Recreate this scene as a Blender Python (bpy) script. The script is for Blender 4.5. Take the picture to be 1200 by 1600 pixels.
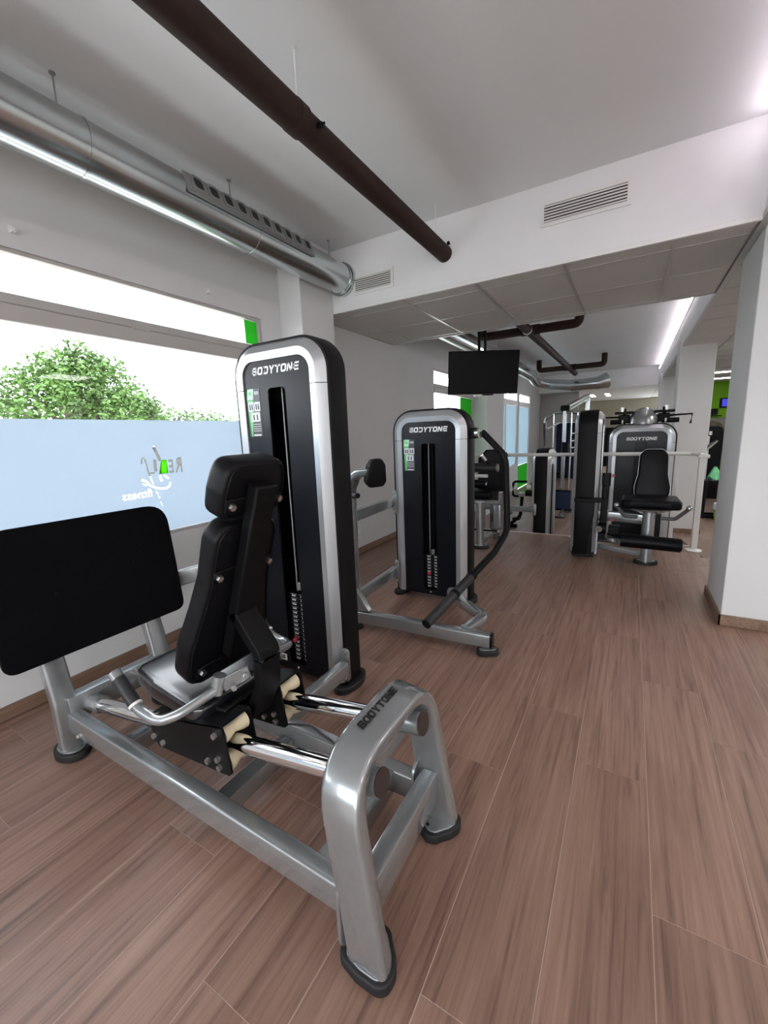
import bpy, bmesh, math, random
from mathutils import Vector, Matrix
random.seed(7)
PI = math.pi
for o in list(bpy.data.objects):
    bpy.data.objects.remove(o)
S = bpy.context.scene
COL = S.collection

# ---------------------------------------------------------------- camera
F_PX, YAW, PITCH, ROLL, EYE = 651.05, -0.535301, 0.183025, 0.0377197, 1.30
fw = Vector((math.sin(YAW)*math.cos(PITCH), math.cos(YAW)*math.cos(PITCH), -math.sin(PITCH)))
rt = Vector((math.cos(YAW), -math.sin(YAW), 0))
dn = fw.cross(rt)
rt2 = rt*math.cos(ROLL) + dn*math.sin(ROLL)
dn2 = dn*math.cos(ROLL) - rt*math.sin(ROLL)
cam = bpy.data.cameras.new('camera')
cam.sensor_fit = 'VERTICAL'; cam.sensor_height = 36.0; cam.sensor_width = 27.0
cam.lens = F_PX/1600*36.0
cam.clip_start = 0.02; cam.clip_end = 300
cam_o = bpy.data.objects.new('camera', cam); COL.objects.link(cam_o)
cam_o.matrix_world = Matrix(((rt2.x, -dn2.x, -fw.x, 0), (rt2.y, -dn2.y, -fw.y, 0), (rt2.z, -dn2.z, -fw.z, EYE), (0, 0, 0, 1)))
S.camera = cam_o

# ---------------------------------------------------------------- world, exposure
W = bpy.data.worlds.new('overcast_sky'); S.world = W; W.use_nodes = True
wn = W.node_tree; bg = wn.nodes['Background']
SKY = 5.0
wtc = wn.nodes.new('ShaderNodeTexCoord'); wno = wn.nodes.new('ShaderNodeTexNoise'); wno.inputs['Scale'].default_value = 1.6
wra = wn.nodes.new('ShaderNodeValToRGB')
wra.color_ramp.elements[0].color = (0.86, 0.92, 1.0, 1); wra.color_ramp.elements[1].color = (0.95, 0.98, 1.0, 1)
wn.links.new(wtc.outputs['Generated'], wno.inputs['Vector']); wn.links.new(wno.outputs['Fac'], wra.inputs['Fac'])
wn.links.new(wra.outputs['Color'], bg.inputs['Color'])
bg.inputs['Strength'].default_value = SKY
S.view_settings.view_transform = 'Standard'; S.view_settings.look = 'None'
S.view_settings.exposure = 0.72; S.view_settings.gamma = 1.0
S.view_settings.use_curve_mapping = False
LED_NEAR, LED_FAR, FILL_PANEL = 13.0, 13.0, 13.0

# ---------------------------------------------------------------- materials
def mat(name, col, rough=0.5, metal=0.0, bump=0.0, bscale=60.0, var=0.0, vscale=4.0, coat=0.0, emit=None, estr=0.0, stretch=None, spec=None):
    m = bpy.data.materials.new(name); m.use_nodes = True
    nt = m.node_tree; p = nt.nodes['Principled BSDF']
    p.inputs['Base Color'].default_value = (*col, 1)
    p.inputs['Roughness'].default_value = rough; p.inputs['Metallic'].default_value = metal
    p.inputs['Coat Weight'].default_value = coat; p.inputs['Coat Roughness'].default_value = 0.12
    if spec is not None: p.inputs['Specular IOR Level'].default_value = spec
    tc = nt.nodes.new('ShaderNodeTexCoord')
    vec = tc.outputs['Object']
    if stretch:
        mp = nt.nodes.new('ShaderNodeMapping'); mp.inputs['Scale'].default_value = stretch
        nt.links.new(vec, mp.inputs['Vector']); vec = mp.outputs['Vector']
    if var > 0:
        n = nt.nodes.new('ShaderNodeTexNoise'); n.inputs['Scale'].default_value = vscale; n.inputs['Detail'].default_value = 5
        r = nt.nodes.new('ShaderNodeValToRGB')
        r.color_ramp.elements[0].position = 0.3; r.color_ramp.elements[1].position = 0.7
        r.color_ramp.elements[0].color = (*[c*(1-var) for c in col], 1)
        r.color_ramp.elements[1].color = (*[min(1, c*(1+var)) for c in col], 1)
        nt.links.new(vec, n.inputs['Vector']); nt.links.new(n.outputs['Fac'], r.inputs['Fac'])
        nt.links.new(r.outputs['Color'], p.inputs['Base Color'])
    if bump > 0:
        n = nt.nodes.new('ShaderNodeTexNoise'); n.inputs['Scale'].default_value = bscale; n.inputs['Detail'].default_value = 3
        b = nt.nodes.new('ShaderNodeBump'); b.inputs['Strength'].default_value = bump; b.inputs['Distance'].default_value = 0.003
        nt.links.new(vec, n.inputs['Vector']); nt.links.new(n.outputs['Fac'], b.inputs['Height'])
        nt.links.new(b.outputs['Normal'], p.inputs['Normal'])
    if emit:
        p.inputs['Emission Color'].default_value = (*emit, 1); p.inputs['Emission Strength'].default_value = estr
    return m

def wood(name, c0, c1, c2, rough=0.38, rnd=True, along=1):
    m = bpy.data.materials.new(name); m.use_nodes = True
    nt = m.node_tree; N = nt.nodes; L = nt.links; p = N['Principled BSDF']
    tc = N.new('ShaderNodeTexCoord'); oi = N.new('ShaderNodeObjectInfo')
    ad = N.new('ShaderNodeVectorMath'); ad.operation = 'MULTIPLY_ADD'
    cb = N.new('ShaderNodeCombineXYZ')
    for i in range(3): L.new(oi.outputs['Random'], cb.inputs[i])
    ad.inputs[1].default_value = (37.0, 53.0, 11.0)
    L.new(cb.outputs[0], ad.inputs[0]); L.new(tc.outputs['Object'], ad.inputs[2])
    mp = N.new('ShaderNodeMapping')
    sc = [52.0, 52.0, 52.0]; sc[along] = 1.9
    mp.inputs['Scale'].default_value = sc
    L.new(ad.outputs[0], mp.inputs['Vector'])
    n1 = N.new('ShaderNodeTexNoise'); n1.inputs['Scale'].default_value = 1.0; n1.inputs['Detail'].default_value = 7; n1.inputs['Roughness'].default_value = 0.62; n1.inputs['Distortion'].default_value = 0.6
    L.new(mp.outputs[0], n1.inputs['Vector'])
    mp2 = N.new('ShaderNodeMapping'); sc2 = [9.0, 9.0, 9.0]; sc2[along] = 1.0; mp2.inputs['Scale'].default_value = sc2
    L.new(ad.outputs[0], mp2.inputs['Vector'])
    n2 = N.new('ShaderNodeTexNoise'); n2.inputs['Scale'].default_value = 1.0; n2.inputs['Detail'].default_value = 4; n2.inputs['Distortion'].default_value = 1.2
    L.new(mp2.outputs[0], n2.inputs['Vector'])
    r1 = N.new('ShaderNodeValToRGB')
    e = r1.color_ramp.elements; e[0].position = 0.30; e[0].color = (*c0, 1); e[1].position = 0.66; e[1].color = (*c2, 1)
    x = r1.color_ramp.elements.new(0.46); x.color = (*c1, 1)
    L.new(n1.outputs['Fac'], r1.inputs['Fac'])
    r2 = N.new('ShaderNodeValToRGB'); e = r2.color_ramp.elements
    e[0].position = 0.3; e[0].color = (0.62, 0.56, 0.55, 1); e[1].position = 0.52; e[1].color = (1, 1, 1, 1)
    L.new(n2.outputs['Fac'], r2.inputs['Fac'])
    mx = N.new('ShaderNodeMix'); mx.data_type = 'RGBA'; mx.blend_type = 'MULTIPLY'; mx.inputs['Factor'].default_value = 0.62
    L.new(r1.outputs[0], mx.inputs['A']); L.new(r2.outputs[0], mx.inputs['B'])
    hs = N.new('ShaderNodeHueSaturation')
    mr = N.new('ShaderNodeMapRange'); mr.inputs['To Min'].default_value = 0.93; mr.inputs['To Max'].default_value = 1.07
    L.new(oi.outputs['Random'], mr.inputs['Value'])
    if rnd: L.new(mr.outputs[0], hs.inputs['Value'])
    L.new(mx.outputs['Result'], hs.inputs['Color']); L.new(hs.outputs[0], p.inputs['Base Color'])
    p.inputs['Roughness'].default_value = rough
    b = N.new('ShaderNodeBump'); b.inputs['Strength'].default_value = 0.35; b.inputs['Distance'].default_value = 0.002
    L.new(n1.outputs['Fac'], b.inputs['Height']); L.new(b.outputs[0], p.inputs['Normal'])
    return m

def glass_mat(name, tint=(1, 1, 1), refl=0.014):
    m = bpy.data.materials.new(name); m.use_nodes = True
    nt = m.node_tree; N = nt.nodes; L = nt.links
    N.remove(N['Principled BSDF'])
    t = N.new('ShaderNodeBsdfTransparent'); t.inputs['Color'].default_value = (*tint, 1)
    g = N.new('ShaderNodeBsdfGlossy'); g.inputs['Roughness'].default_value = 0.02
    no = N.new('ShaderNodeTexNoise'); no.inputs['Scale'].default_value = 0.8
    mr = N.new('ShaderNodeMapRange'); mr.inputs['To Min'].default_value = refl*0.9; mr.inputs['To Max'].default_value = refl*1.1
    L.new(no.outputs['Fac'], mr.inputs['Value'])
    x = N.new('ShaderNodeMixShader'); L.new(mr.outputs[0], x.inputs['Fac'])
    L.new(t.outputs[0], x.inputs[1]); L.new(g.outputs[0], x.inputs[2]); L.new(x.outputs[0], N['Material Output'].inputs['Surface'])
    return m

def film_mat(name, col, trans=0.75):
    m = bpy.data.materials.new(name); m.use_nodes = True
    nt = m.node_tree; N = nt.nodes; L = nt.links
    N.remove(N['Principled BSDF'])
    tc = N.new('ShaderNodeTexCoord'); no = N.new('ShaderNodeTexNoise'); no.inputs['Scale'].default_value = 1.2
    L.new(tc.outputs['Object'], no.inputs['Vector'])
    ra = N.new('ShaderNodeValToRGB'); ra.color_ramp.elements[0].color = (*[c*0.95 for c in col], 1); ra.color_ramp.elements[1].color = (*col, 1)
    L.new(no.outputs['Fac'], ra.inputs['Fac'])
    t = N.new('ShaderNodeBsdfTranslucent'); d = N.new('ShaderNodeBsdfDiffuse')
    L.new(ra.outputs[0], t.inputs['Color']); L.new(ra.outputs[0], d.inputs['Color'])
    x = N.new('ShaderNodeMixShader'); x.inputs['Fac'].default_value = 1-trans
    L.new(t.outputs[0], x.inputs[1]); L.new(d.outputs[0], x.inputs[2]); L.new(x.outputs[0], N['Material Output'].inputs['Surface'])
    return m

M = {}
M['wall'] = mat('white_plaster', (0.68, 0.685, 0.68), 0.85, bump=0.12, bscale=180, var=0.02, vscale=2)
M['ceil'] = mat('white_ceiling_paint', (0.75, 0.77, 0.775), 0.9, bump=0.10, bscale=150, var=0.02, vscale=1.5)
M['beam'] = mat('white_beam_paint', (0.79, 0.80, 0.805), 0.85, bump=0.10, bscale=150, var=0.02)
M['tile'] = mat('mineral_ceiling_tile', (0.62, 0.62, 0.60), 0.9, bump=0.25, bscale=240, var=0.05, vscale=90)
M['tbar'] = mat('ceiling_grid_metal', (0.55, 0.55, 0.54), 0.35, 0.4, var=0.03)
M['plank'] = wood('vinyl_plank', (0.138, 0.077, 0.057), (0.250, 0.146, 0.107), (0.322, 0.198, 0.149), 0.36)
M['plank_low'] = wood('vinyl_plank_lower', (0.14, 0.085, 0.066), (0.26, 0.165, 0.13), (0.33, 0.22, 0.18), 0.35)
M['subfloor'] = mat('pale_joint_filler', (0.40, 0.295, 0.24), 0.8, var=0.1)
M['base'] = wood('skirting_wood', (0.13, 0.075, 0.045), (0.21, 0.13, 0.085), (0.27, 0.175, 0.12), 0.45, False)
M['frame_w'] = mat('grey_aluminium_window', (0.46, 0.44, 0.42), 0.45, 0.0, var=0.03)
M['white'] = mat('white_paint_metal', (0.78, 0.78, 0.76), 0.4, var=0.02)
M['glass'] = glass_mat('clear_glass')
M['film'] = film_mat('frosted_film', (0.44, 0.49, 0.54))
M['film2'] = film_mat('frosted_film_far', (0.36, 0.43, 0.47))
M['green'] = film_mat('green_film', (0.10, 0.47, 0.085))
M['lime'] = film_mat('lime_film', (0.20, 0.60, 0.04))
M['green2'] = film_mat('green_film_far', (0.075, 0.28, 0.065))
M['galv'] = mat('galvanised_steel', (0.56, 0.60, 0.60), 0.24, 1.0, bump=0.05, bscale=8, var=0.10, vscale=14, stretch=(1, 0.15, 1))
M['galv_d'] = mat('grey_diffuser_plastic', (0.34, 0.35, 0.34), 0.4, 0.5, var=0.04)
M['pipe'] = mat('brown_pvc_pipe', (0.034, 0.022, 0.019), 0.65, spec=0.12, var=0.10, vscale=6)
M['silver'] = mat('silver_powder_coat', (0.30, 0.315, 0.32), 0.25, 0.6, var=0.03, vscale=30, coat=0.9)
M['silver'].node_tree.nodes['Principled BSDF'].inputs['Coat Roughness'].default_value = 0.04
M['trim'] = mat('brushed_aluminium_trim', (0.54, 0.56, 0.58), 0.34, 0.75, var=0.03, vscale=40, stretch=(8, 8, 0.3))
M['chrome'] = mat('chromed_steel', (0.86, 0.87, 0.88), 0.07, 1.0, var=0.02, vscale=20)
M['bolt'] = mat('zinc_bolt', (0.62, 0.62, 0.60), 0.28, 1.0, var=0.05, vscale=50)
M['black'] = mat('black_plastic', (0.005, 0.0048, 0.005), 0.5, spec=0.15, bump=0.06, bscale=300, var=0.1, vscale=12)
M['blackm'] = mat('black_powder_coat', (0.004, 0.004, 0.0045), 0.45, spec=0.13, bump=0.05, bscale=400, var=0.1, vscale=20)
M['panel'] = mat('dark_gloss_panel', (0.0035, 0.0045, 0.0075), 0.34, spec=0.28, var=0.1, vscale=3)
M['vinyl'] = mat('black_vinyl', (0.0035, 0.0035, 0.0045), 0.40, spec=0.15, bump=0.14, bscale=420, var=0.1, vscale=20)
M['seatv'] = mat('black_seat_vinyl', (0.010, 0.011, 0.014), 0.22, bump=0.08, bscale=420, var=0.1, vscale=20, coat=0.6)
M['rubber'] = mat('black_rubber', (0.010, 0.010, 0.011), 0.62, bump=0.1, bscale=200, var=0.1)
M['plate'] = mat('rubber_footplate', (0.004, 0.004, 0.005), 0.8, bump=0.25, bscale=260, var=0.15, vscale=40, spec=0.06)
M['grip'] = mat('foam_grip', (0.014, 0.014, 0.016), 0.5, bump=0.1, bscale=300, var=0.1)
M['cream'] = mat('cream_nylon_roller', (0.62, 0.54, 0.36), 0.42, var=0.06, vscale=18)
M['letter'] = mat('white_print', (0.82, 0.83, 0.84), 0.4, var=0.01)
M['letter_d'] = mat('black_print', (0.012, 0.012, 0.012), 0.5, var=0.05)
M['stick_g'] = mat('green_print', (0.12, 0.55, 0.16), 0.4, var=0.04)
M['stick_lg'] = mat('pale_green_print', (0.48, 0.80, 0.58), 0.4, var=0.04)
M['stick_w'] = mat('grey_white_print', (0.62, 0.66, 0.68), 0.4, var=0.05, vscale=60)
M['stick_d'] = mat('dark_grey_print', (0.045, 0.047, 0.052), 0.4, var=0.05)
M['red'] = mat('red_plastic', (0.42, 0.012, 0.03), 0.3, var=0.05)
M['brownplug'] = mat('dark_brown_plug', (0.035, 0.022, 0.02), 0.5, var=0.08)
M['screen'] = mat('dark_screen', (0.003, 0.0035, 0.0035), 0.3, spec=0.1, var=0.05)
M['led'] = mat('led_strip_near', (1, 0.95, 0.98), 0.5, emit=(1.0, 0.84, 0.93), estr=LED_NEAR)
M['ledf'] = mat('led_strip_far', (1, 0.95, 0.98), 0.5, emit=(1.0, 0.88, 0.95), estr=LED_FAR)
M['lamp'] = mat('added_fill_panel_diffuser', (1, 1, 1), 0.5, emit=(1.0, 0.99, 0.98), estr=FILL_PANEL)
M['lampf'] = mat('far_light_diffuser', (1, 1, 1), 0.5, emit=(1.0, 0.97, 0.93), estr=9.0)
M['lampw'] = mat('warm_tube_diffuser', (1, 1, 1), 0.5, emit=(1.0, 0.86, 0.62), estr=9.0)
M['greenwall'] = mat('lime_green_paint', (0.17, 0.40, 0.006), 0.8, var=0.03)
M['tanwall'] = mat('beige_paint', (0.50, 0.47, 0.39), 0.85, var=0.03)
M['greywall'] = mat('grey_paint', (0.42, 0.41, 0.40), 0.85, var=0.03)
M['mural'] = mat('brown_mural_print', (0.11, 0.085, 0.06), 0.7, var=0.5, vscale=3)
M['mural_bg'] = mat('grey_mural_print', (0.22, 0.21, 0.19), 0.7, var=0.2, vscale=2)
M['blue'] = mat('blue_screen', (0.01, 0.01, 0.10), 0.3, emit=(0.03, 0.03, 0.5), estr=0.8)
M['towel'] = mat('green_towel', (0.20, 0.62, 0.30), 0.9, bump=0.4, bscale=200, var=0.15, vscale=20)
M['bing'] = mat('green_bin_plastic', (0.22, 0.55, 0.05), 0.4, var=0.04)
M['bag'] = mat('white_bin_bag', (0.68, 0.78, 0.78), 0.5, bump=0.4, bscale=60, var=0.06)
M['navy'] = mat('navy_fabric', (0.012, 0.022, 0.07), 0.8, var=0.15)
M['rail'] = mat('white_railing_paint', (0.74, 0.73, 0.70), 0.35, var=0.02)
M['leaf'] = mat('tree_leaf', (0.075, 0.155, 0.030), 0.55, var=0.5, vscale=1.5)
M['leaf2'] = mat('grey_green_leaf', (0.11, 0.17, 0.075), 0.6, var=0.4, vscale=1.5)
M['bark'] = mat('tree_bark', (0.16, 0.12, 0.09), 0.9, bump=0.4, bscale=30, var=0.3, vscale=10)
M['pave'] = mat('pale_pavement', (0.58, 0.56, 0.52), 0.9, bump=0.2, bscale=20, var=0.1, vscale=2)
M['facade'] = mat('pale_facade', (0.055, 0.052, 0.046), 0.9, var=0.1, vscale=2)

# ---------------------------------------------------------------- mesh helpers
def bm_obj(name, bm, m, parent=None, smooth=None, tri=False):
    bmesh.ops.recalc_face_normals(bm, faces=bm.faces[:])
    me = bpy.data.meshes.new(name); bm.to_mesh(me); bm.free()
    me.materials.append(M[m] if isinstance(m, str) else m)
    if smooth is not None:
        for p in me.polygons: p.use_smooth = True
        me.set_sharp_from_angle(angle=math.radians(smooth))
    o = bpy.data.objects.new(name, me); COL.objects.link(o)
    if parent: o.parent = parent
    return o

def box(x0, x1, y0, y1, z0, z1, bev=0.0, seg=1, bm=None, mx=None):
    b = bmesh.new()
    bmesh.ops.create_cube(b, size=1.0)
    bmesh.ops.scale(b, vec=(abs(x1-x0), abs(y1-y0), abs(z1-z0)), verts=b.verts)
    bmesh.ops.translate(b, vec=((x0+x1)/2, (y0+y1)/2, (z0+z1)/2), verts=b.verts)
    if bev > 0:
        bmesh.ops.bevel(b, geom=b.edges[:], offset=bev, segments=seg, affect='EDGES', profile=0.5)
    if mx is not None: bmesh.ops.transform(b, matrix=mx, verts=b.verts)
    return merge(bm, b)

def merge(dst, src):
    if dst is None: return src
    me = bpy.data.meshes.new('tmp'); src.to_mesh(me); src.free(); dst.from_mesh(me); bpy.data.meshes.remove(me)
    return dst

def rrect(w, h, r, n=3):
    r = min(r, w/2-1e-4, h/2-1e-4); pts = []
    for cx, cy, a0 in ((w/2-r, h/2-r, 0), (-w/2+r, h/2-r, 90), (-w/2+r, -h/2+r, 180), (w/2-r, -h/2+r, 270)):
        for i in range(n+1):
            a = math.radians(a0+90*i/n); pts.append((cx+r*math.cos(a), cy+r*math.sin(a)))
    return pts

def circ(r, n=16):
    return [(r*math.cos(2*PI*i/n), r*math.sin(2*PI*i/n)) for i in range(n)]

def fillet(pts, r, n=6):
    pts = [Vector(p) for p in pts]; out = [pts[0]]
    for i in range(1, len(pts)-1):
        a, b, c = pts[i-1], pts[i], pts[i+1]
        u = (a-b).normalized(); v = (c-b).normalized()
        ang = u.angle(v)
        if ang > PI-0.02: out.append(b); continue
        rr = r[i-1] if isinstance(r, (list, tuple)) else r
        d = min(rr/math.tan(ang/2), (a-b).length*0.49, (c-b).length*0.49)
        p0, p1 = b+u*d, b+v*d
        for k in range(n+1):
            t = k/n; out.append(p0*(1-t)**2 + b*2*t*(1-t) + p1*t*t)
    out.append(pts[-1]); return out

def sweep(path, sec, up=(0, 0, 1), cap=True, bm=None, scales=None):
    """section axes: x -> side, y -> up-ish"""
    path = [Vector(p) for p in path]; b = bmesh.new(); rings = []
    n = len(path); up = Vector(up)
    for i, p in enumerate(path):
        if i == 0: t = path[1]-path[0]
        elif i == n-1: t = path[-1]-path[-2]
        else: t = (path[i]-path[i-1]).normalized() + (path[i+1]-path[i]).normalized()
        t.normalize()
        side = t.cross(up)
        if side.length < 1e-4: side = t.cross(Vector((0, 1, 0)) if abs(t.y) < 0.9 else Vector((1, 0, 0)))
        side.normalize(); u = side.cross(t).normalized()
        k = 1.0
        if 0 < i < n-1:
            a = (path[i]-path[i-1]).normalized(); c = (path[i+1]-path[i]).normalized()
            k = 1.0/max(0.5, math.cos(a.angle(c)/2)) if a.angle(c) > 0.5 else 1.0
        s = scales[i] if scales else 1.0
        rings.append([b.verts.new(p + side*(x*s) + u*(y*s)) for x, y in sec])
    m = len(sec)
    for i in range(n-1):
        for j in range(m):
            b.faces.new((rings[i][j], rings[i][(j+1) % m], rings[i+1][(j+1) % m], rings[i+1][j]))
    if cap:
        b.faces.new(rings[0][::-1]); b.faces.new(rings[-1])
    return merge(bm, b)

def tube(path, r, n=14, bm=None, cap=True):
    return sweep(path, circ(r, n), bm=bm, cap=cap)

def bar(p0, p1, w, h, r=0.006, up=(0, 0, 1), bm=None):
    return sweep([p0, p1], rrect(w, h, r, 3), up=up, bm=bm)

def cyl(p0, p1, r, n=20, bm=None, r2=None):
    return sweep([p0, p1], circ(r, n), bm=bm, scales=[1, (r2/r) if r2 else 1])

def plate(outer, holes, t, mx=None, bm=None, bev=0.0):
    """2D outline in (x, z) -> slab of thickness t in y from 0 to t"""
    b = bmesh.new(); edges = []; loops = []
    for lp in [outer]+list(holes):
        vs = [b.verts.new((x, 0, z)) for x, z in lp]; loops.append(vs)
        for i in range(len(vs)): edges.append(b.edges.new((vs[i], vs[(i+1) % len(vs)])))
    if holes:
        bmesh.ops.triangle_fill(b, use_beauty=True, use_dissolve=False, edges=edges)
    else:
        b.faces.new(loops[0])
    r = bmesh.ops.extrude_face_region(b, geom=b.faces[:])
    vs = [g for g in r['geom'] if isinstance(g, bmesh.types.BMVert)]
    bmesh.ops.translate(b, vec=(0, t, 0), verts=vs)
    if bev > 0:
        bmesh.ops.recalc_face_normals(b, faces=b.faces[:])
        es = [e for e in b.edges if e.is_manifold and e.calc_face_angle(0) > 0.8]
        bmesh.ops.bevel(b, geom=es, offset=bev, segments=3, affect='EDGES', profile=0.5)
    if mx is not None: bmesh.ops.transform(b, matrix=mx, verts=b.verts)
    return merge(bm, b)

def lathe(prof, n=20, mx=None, bm=None):
    b = bmesh.new(); rings = []
    for r, z in prof:
        rings.append([b.verts.new((r*math.cos(2*PI*i/n), r*math.sin(2*PI*i/n), z)) for i in range(n)])
    for a, c in zip(rings, rings[1:]):
        for i in range(n): b.faces.new((a[i], a[(i+1) % n], c[(i+1) % n], c[i]))
    b.faces.new(rings[0][::-1]); b.faces.new(rings[-1])
    if mx is not None: bmesh.ops.transform(b, matrix=mx, verts=b.verts)
    return merge(bm, b)

def T(x=0, y=0, z=0): return Matrix.Translation((x, y, z))
def RX(a): return Matrix.Rotation(math.radians(a), 4, 'X')
def RY(a): return Matrix.Rotation(math.radians(a), 4, 'Y')
def RZ(a): return Matrix.Rotation(math.radians(a), 4, 'Z')

def tag(o, label, cat, group=None, kind=None):
    o['label'] = label; o['category'] = cat
    if group: o['group'] = group
    if kind: o['kind'] = kind
    return o
def struct(o, label=None, cat=None):
    o['kind'] = 'structure'
    if label: o['label'] = label
    if cat: o['category'] = cat
    return o

class Thing:
    def __init__(s, name, label, cat, loc, group=None, rotz=0):
        s.o = bpy.data.objects.new(name, None); COL.objects.link(s.o)
        s.o.empty_display_size = 0.1
        s.o.location = loc; s.o.rotation_euler = (0, 0, math.radians(rotz))
        s.inv = (T(*loc) @ RZ(rotz)).inverted(); tag(s.o, label, cat, group)
    def add(s, name, bm, m, parent=None, smooth=40, label=None):
        bmesh.ops.transform(bm, matrix=s.inv, verts=bm.verts)
        o = bm_obj(name, bm, m, parent or s.o, smooth)
        if label: o['label'] = label
        return o
    def bolt(s, p, nrm, r=0.011, h=0.008, parent=None, name='bolt', m='bolt'):
        p = Vector(p); nrm = Vector(nrm).normalized()
        return s.add(name, cyl(p, p+nrm*h, r, 6, r2=r*0.92), m, parent, smooth=None)

# ---------------------------------------------------------------- lettering
def letters(word, width, height, t=0.0012, italic=0.22, stroke=0.25, gap=0.16):
    """blocky wide italic capitals built from strokes, centred at x=0, z from 0..height, facing -y"""
    b = bmesh.new(); s = stroke
    def quad(pts):
        vs = [b.verts.new((x, 0, z)) for x, z in pts]; b.faces.new(vs)
    def rect(x0, x1, z0, z1): quad([(x0, z0), (x1, z0), (x1, z1), (x0, z1)])
    def ring(x0, x1, z0, z1, r):
        w, h = x1-x0, z1-z0; cx, cz = (x0+x1)/2, (z0+z1)/2
        o = rrect(w, h, r, 3); i = rrect(w-2*s*1.15, h-2*s*0.95, max(r-s, 0.05), 3)
        ov = [b.verts.new((cx+x, 0, cz+z)) for x, z in o]; iv = [b.verts.new((cx+x, 0, cz+z)) for x, z in i]
        for k in range(len(ov)):
            k2 = (k+1) % len(ov); b.faces.new((ov[k], ov[k2], iv[k2], iv[k]))
    x = 0.0; w = 1.12
    for ch in word:
        if ch == 'O': ring(x, x+w, 0, 1, 0.3)
        elif ch == 'D':
            ring(x, x+w, 0, 1, 0.34); rect(x, x+s, 0, 1)
        elif ch == 'B':
            rect(x, x+w*0.92, 1-s*0.9, 1); rect(x, x+w*0.95, 0.5-s*0.42, 0.5+s*0.42); rect(x, x+w*0.95, 0, s*0.9)
            rect(x, x+s*1.15, 0, 1); rect(x+w*0.98-s*1.15, x+w*0.94, 0.56, 0.97); rect(x+w-s*1.15, x+w, 0.03, 0.45)
        elif ch == 'Y':
            quad([(x, 1), (x+s*1.3, 1), (x+w/2+s*0.3, 0.52), (x+w/2-s*0.62, 0.42)])
            quad([(x+w, 1), (x+w-s*1.3, 1), (x+w/2-s*0.3, 0.52), (x+w/2+s*0.62, 0.42)])
            rect(x+w/2-s*0.62, x+w/2+s*0.62, 0, 0.5)
        elif ch == 'T':
            rect(x, x+w, 1-s, 1); rect(x+w/2-s*0.62, x+w/2+s*0.62, 0, 1)
        elif ch == 'N':
            rect(x, x+s*1.1, 0, 1); rect(x+w-s*1.1, x+w, 0, 1)
            quad([(x, 1), (x+s*1.4, 1), (x+w, 0), (x+w-s*1.4, 0)])
        elif ch == 'E':
            rect(x, x+s*1.1, 0, 1); rect(x, x+w, 1-s*0.9, 1); rect(x, x+w*0.95, 0.5-s*0.42, 0.5+s*0.42); rect(x, x+w, 0, s*0.9)
        x += w+gap
    tot = x-gap
    r = bmesh.ops.extrude_face_region(b, geom=b.faces[:])
    bmesh.ops.translate(b, vec=(0, -1, 0), verts=[g for g in r['geom'] if isinstance(g, bmesh.types.BMVert)])
    for v in b.verts:
        v.co.x = (v.co.x - tot/2 + (v.co.z-0.5)*italic)/tot*width
        v.co.z *= height; v.co.y *= t
    return b

# ================================================================ SETTING
WX, CZ, SZ = -2.55, 2.853, 2.358          # left wall plane, ceiling height, dropped ceiling height
BY0, BY1, CX = 3.174, 4.655, 0.54         # beam front / back, cove side
LOW, EDGE = -0.30, 5.40                   # lower floor level, platform edge
XR, YB, YE = 3.2, -3.5, 20.0

# ---- floors with individual planks
PW, PL, PX0 = 0.238, 1.22, 0.126
def planks(parent, x0, x1, y0, y1, z, m, phase, th=0.004):
    shared = None; i0 = math.floor((x0-PX0)/PW); i1 = math.ceil((x1-PX0)/PW)
    for i in range(i0, i1):
        a, b = max(x0, PX0+i*PW), min(x1, PX0+(i+1)*PW)
        if b-a < 0.01: continue
        ph = phase.get(i, (0.41*i) % 1.0*PL)
        k0 = math.floor((y0-ph)/PL); k1 = math.ceil((y1-ph)/PL)
        for k in range(k0, k1):
            c, d = max(y0, ph+k*PL), min(y1, ph+(k+1)*PL)
            if d-c < 0.01: continue
            full = abs((b-a)-PW) < 1e-5 and abs((d-c)-PL) < 1e-5
            if full and shared:
                o = bpy.data.objects.new('plank', shared.data); COL.objects.link(o); o.parent = parent
            else:
                g = 0.0011
                o = bm_obj('plank', box(-(b-a)/2+g, (b-a)/2-g, -(d-c)/2+0.0006, (d-c)/2-0.0006, -th, 0, bev=0.0008), m, parent)
                if full: shared = o
            o.location = ((a+b)/2, (c+d)/2, z)

fl = struct(bm_obj('floor', box(WX-0.02, 0.66, YB, EDGE-0.012, LOW, 0.0013, bm=box(0.66, XR, YB, 4.95, LOW, 0.0013)), 'subfloor'), 'brown wood plank floor of the raised area', 'floor')
ph = {-2: 0.674, -1: 0.39, 0: 1.125, -3: 0.2, -5: 0.953, 1: 0.75}
planks(fl, WX, 0.66, YB, EDGE-0.012, 0.002, 'plank', ph)
planks(fl, 0.66, XR, YB, 4.95, 0.002, 'plank', ph)
bm_obj('edge_nosing', box(WX, 0.66, EDGE-0.012, EDGE+0.006, -0.06, 0.004, bev=0.002), 'white', fl)
fl2 = struct(bm_obj('floor_lower', box(WX-0.02, XR, 4.0, YE, LOW-0.1, LOW+0.0013), 'subfloor'), 'pale wood plank floor beyond the step', 'floor')
planks(fl2, WX, XR, EDGE+0.01, 15.0, LOW+0.002, 'plank_low', {})
b = bmesh.new()
vs = [b.verts.new(v) for v in ((0.68, 4.95, 0.003), (XR, 4.95, 0.003), (XR, 7.1, LOW+0.004), (0.68, 7.1, LOW+0.004), (0.68, 4.95, LOW+0.003), (XR, 4.95, LOW+0.003))]
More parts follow.
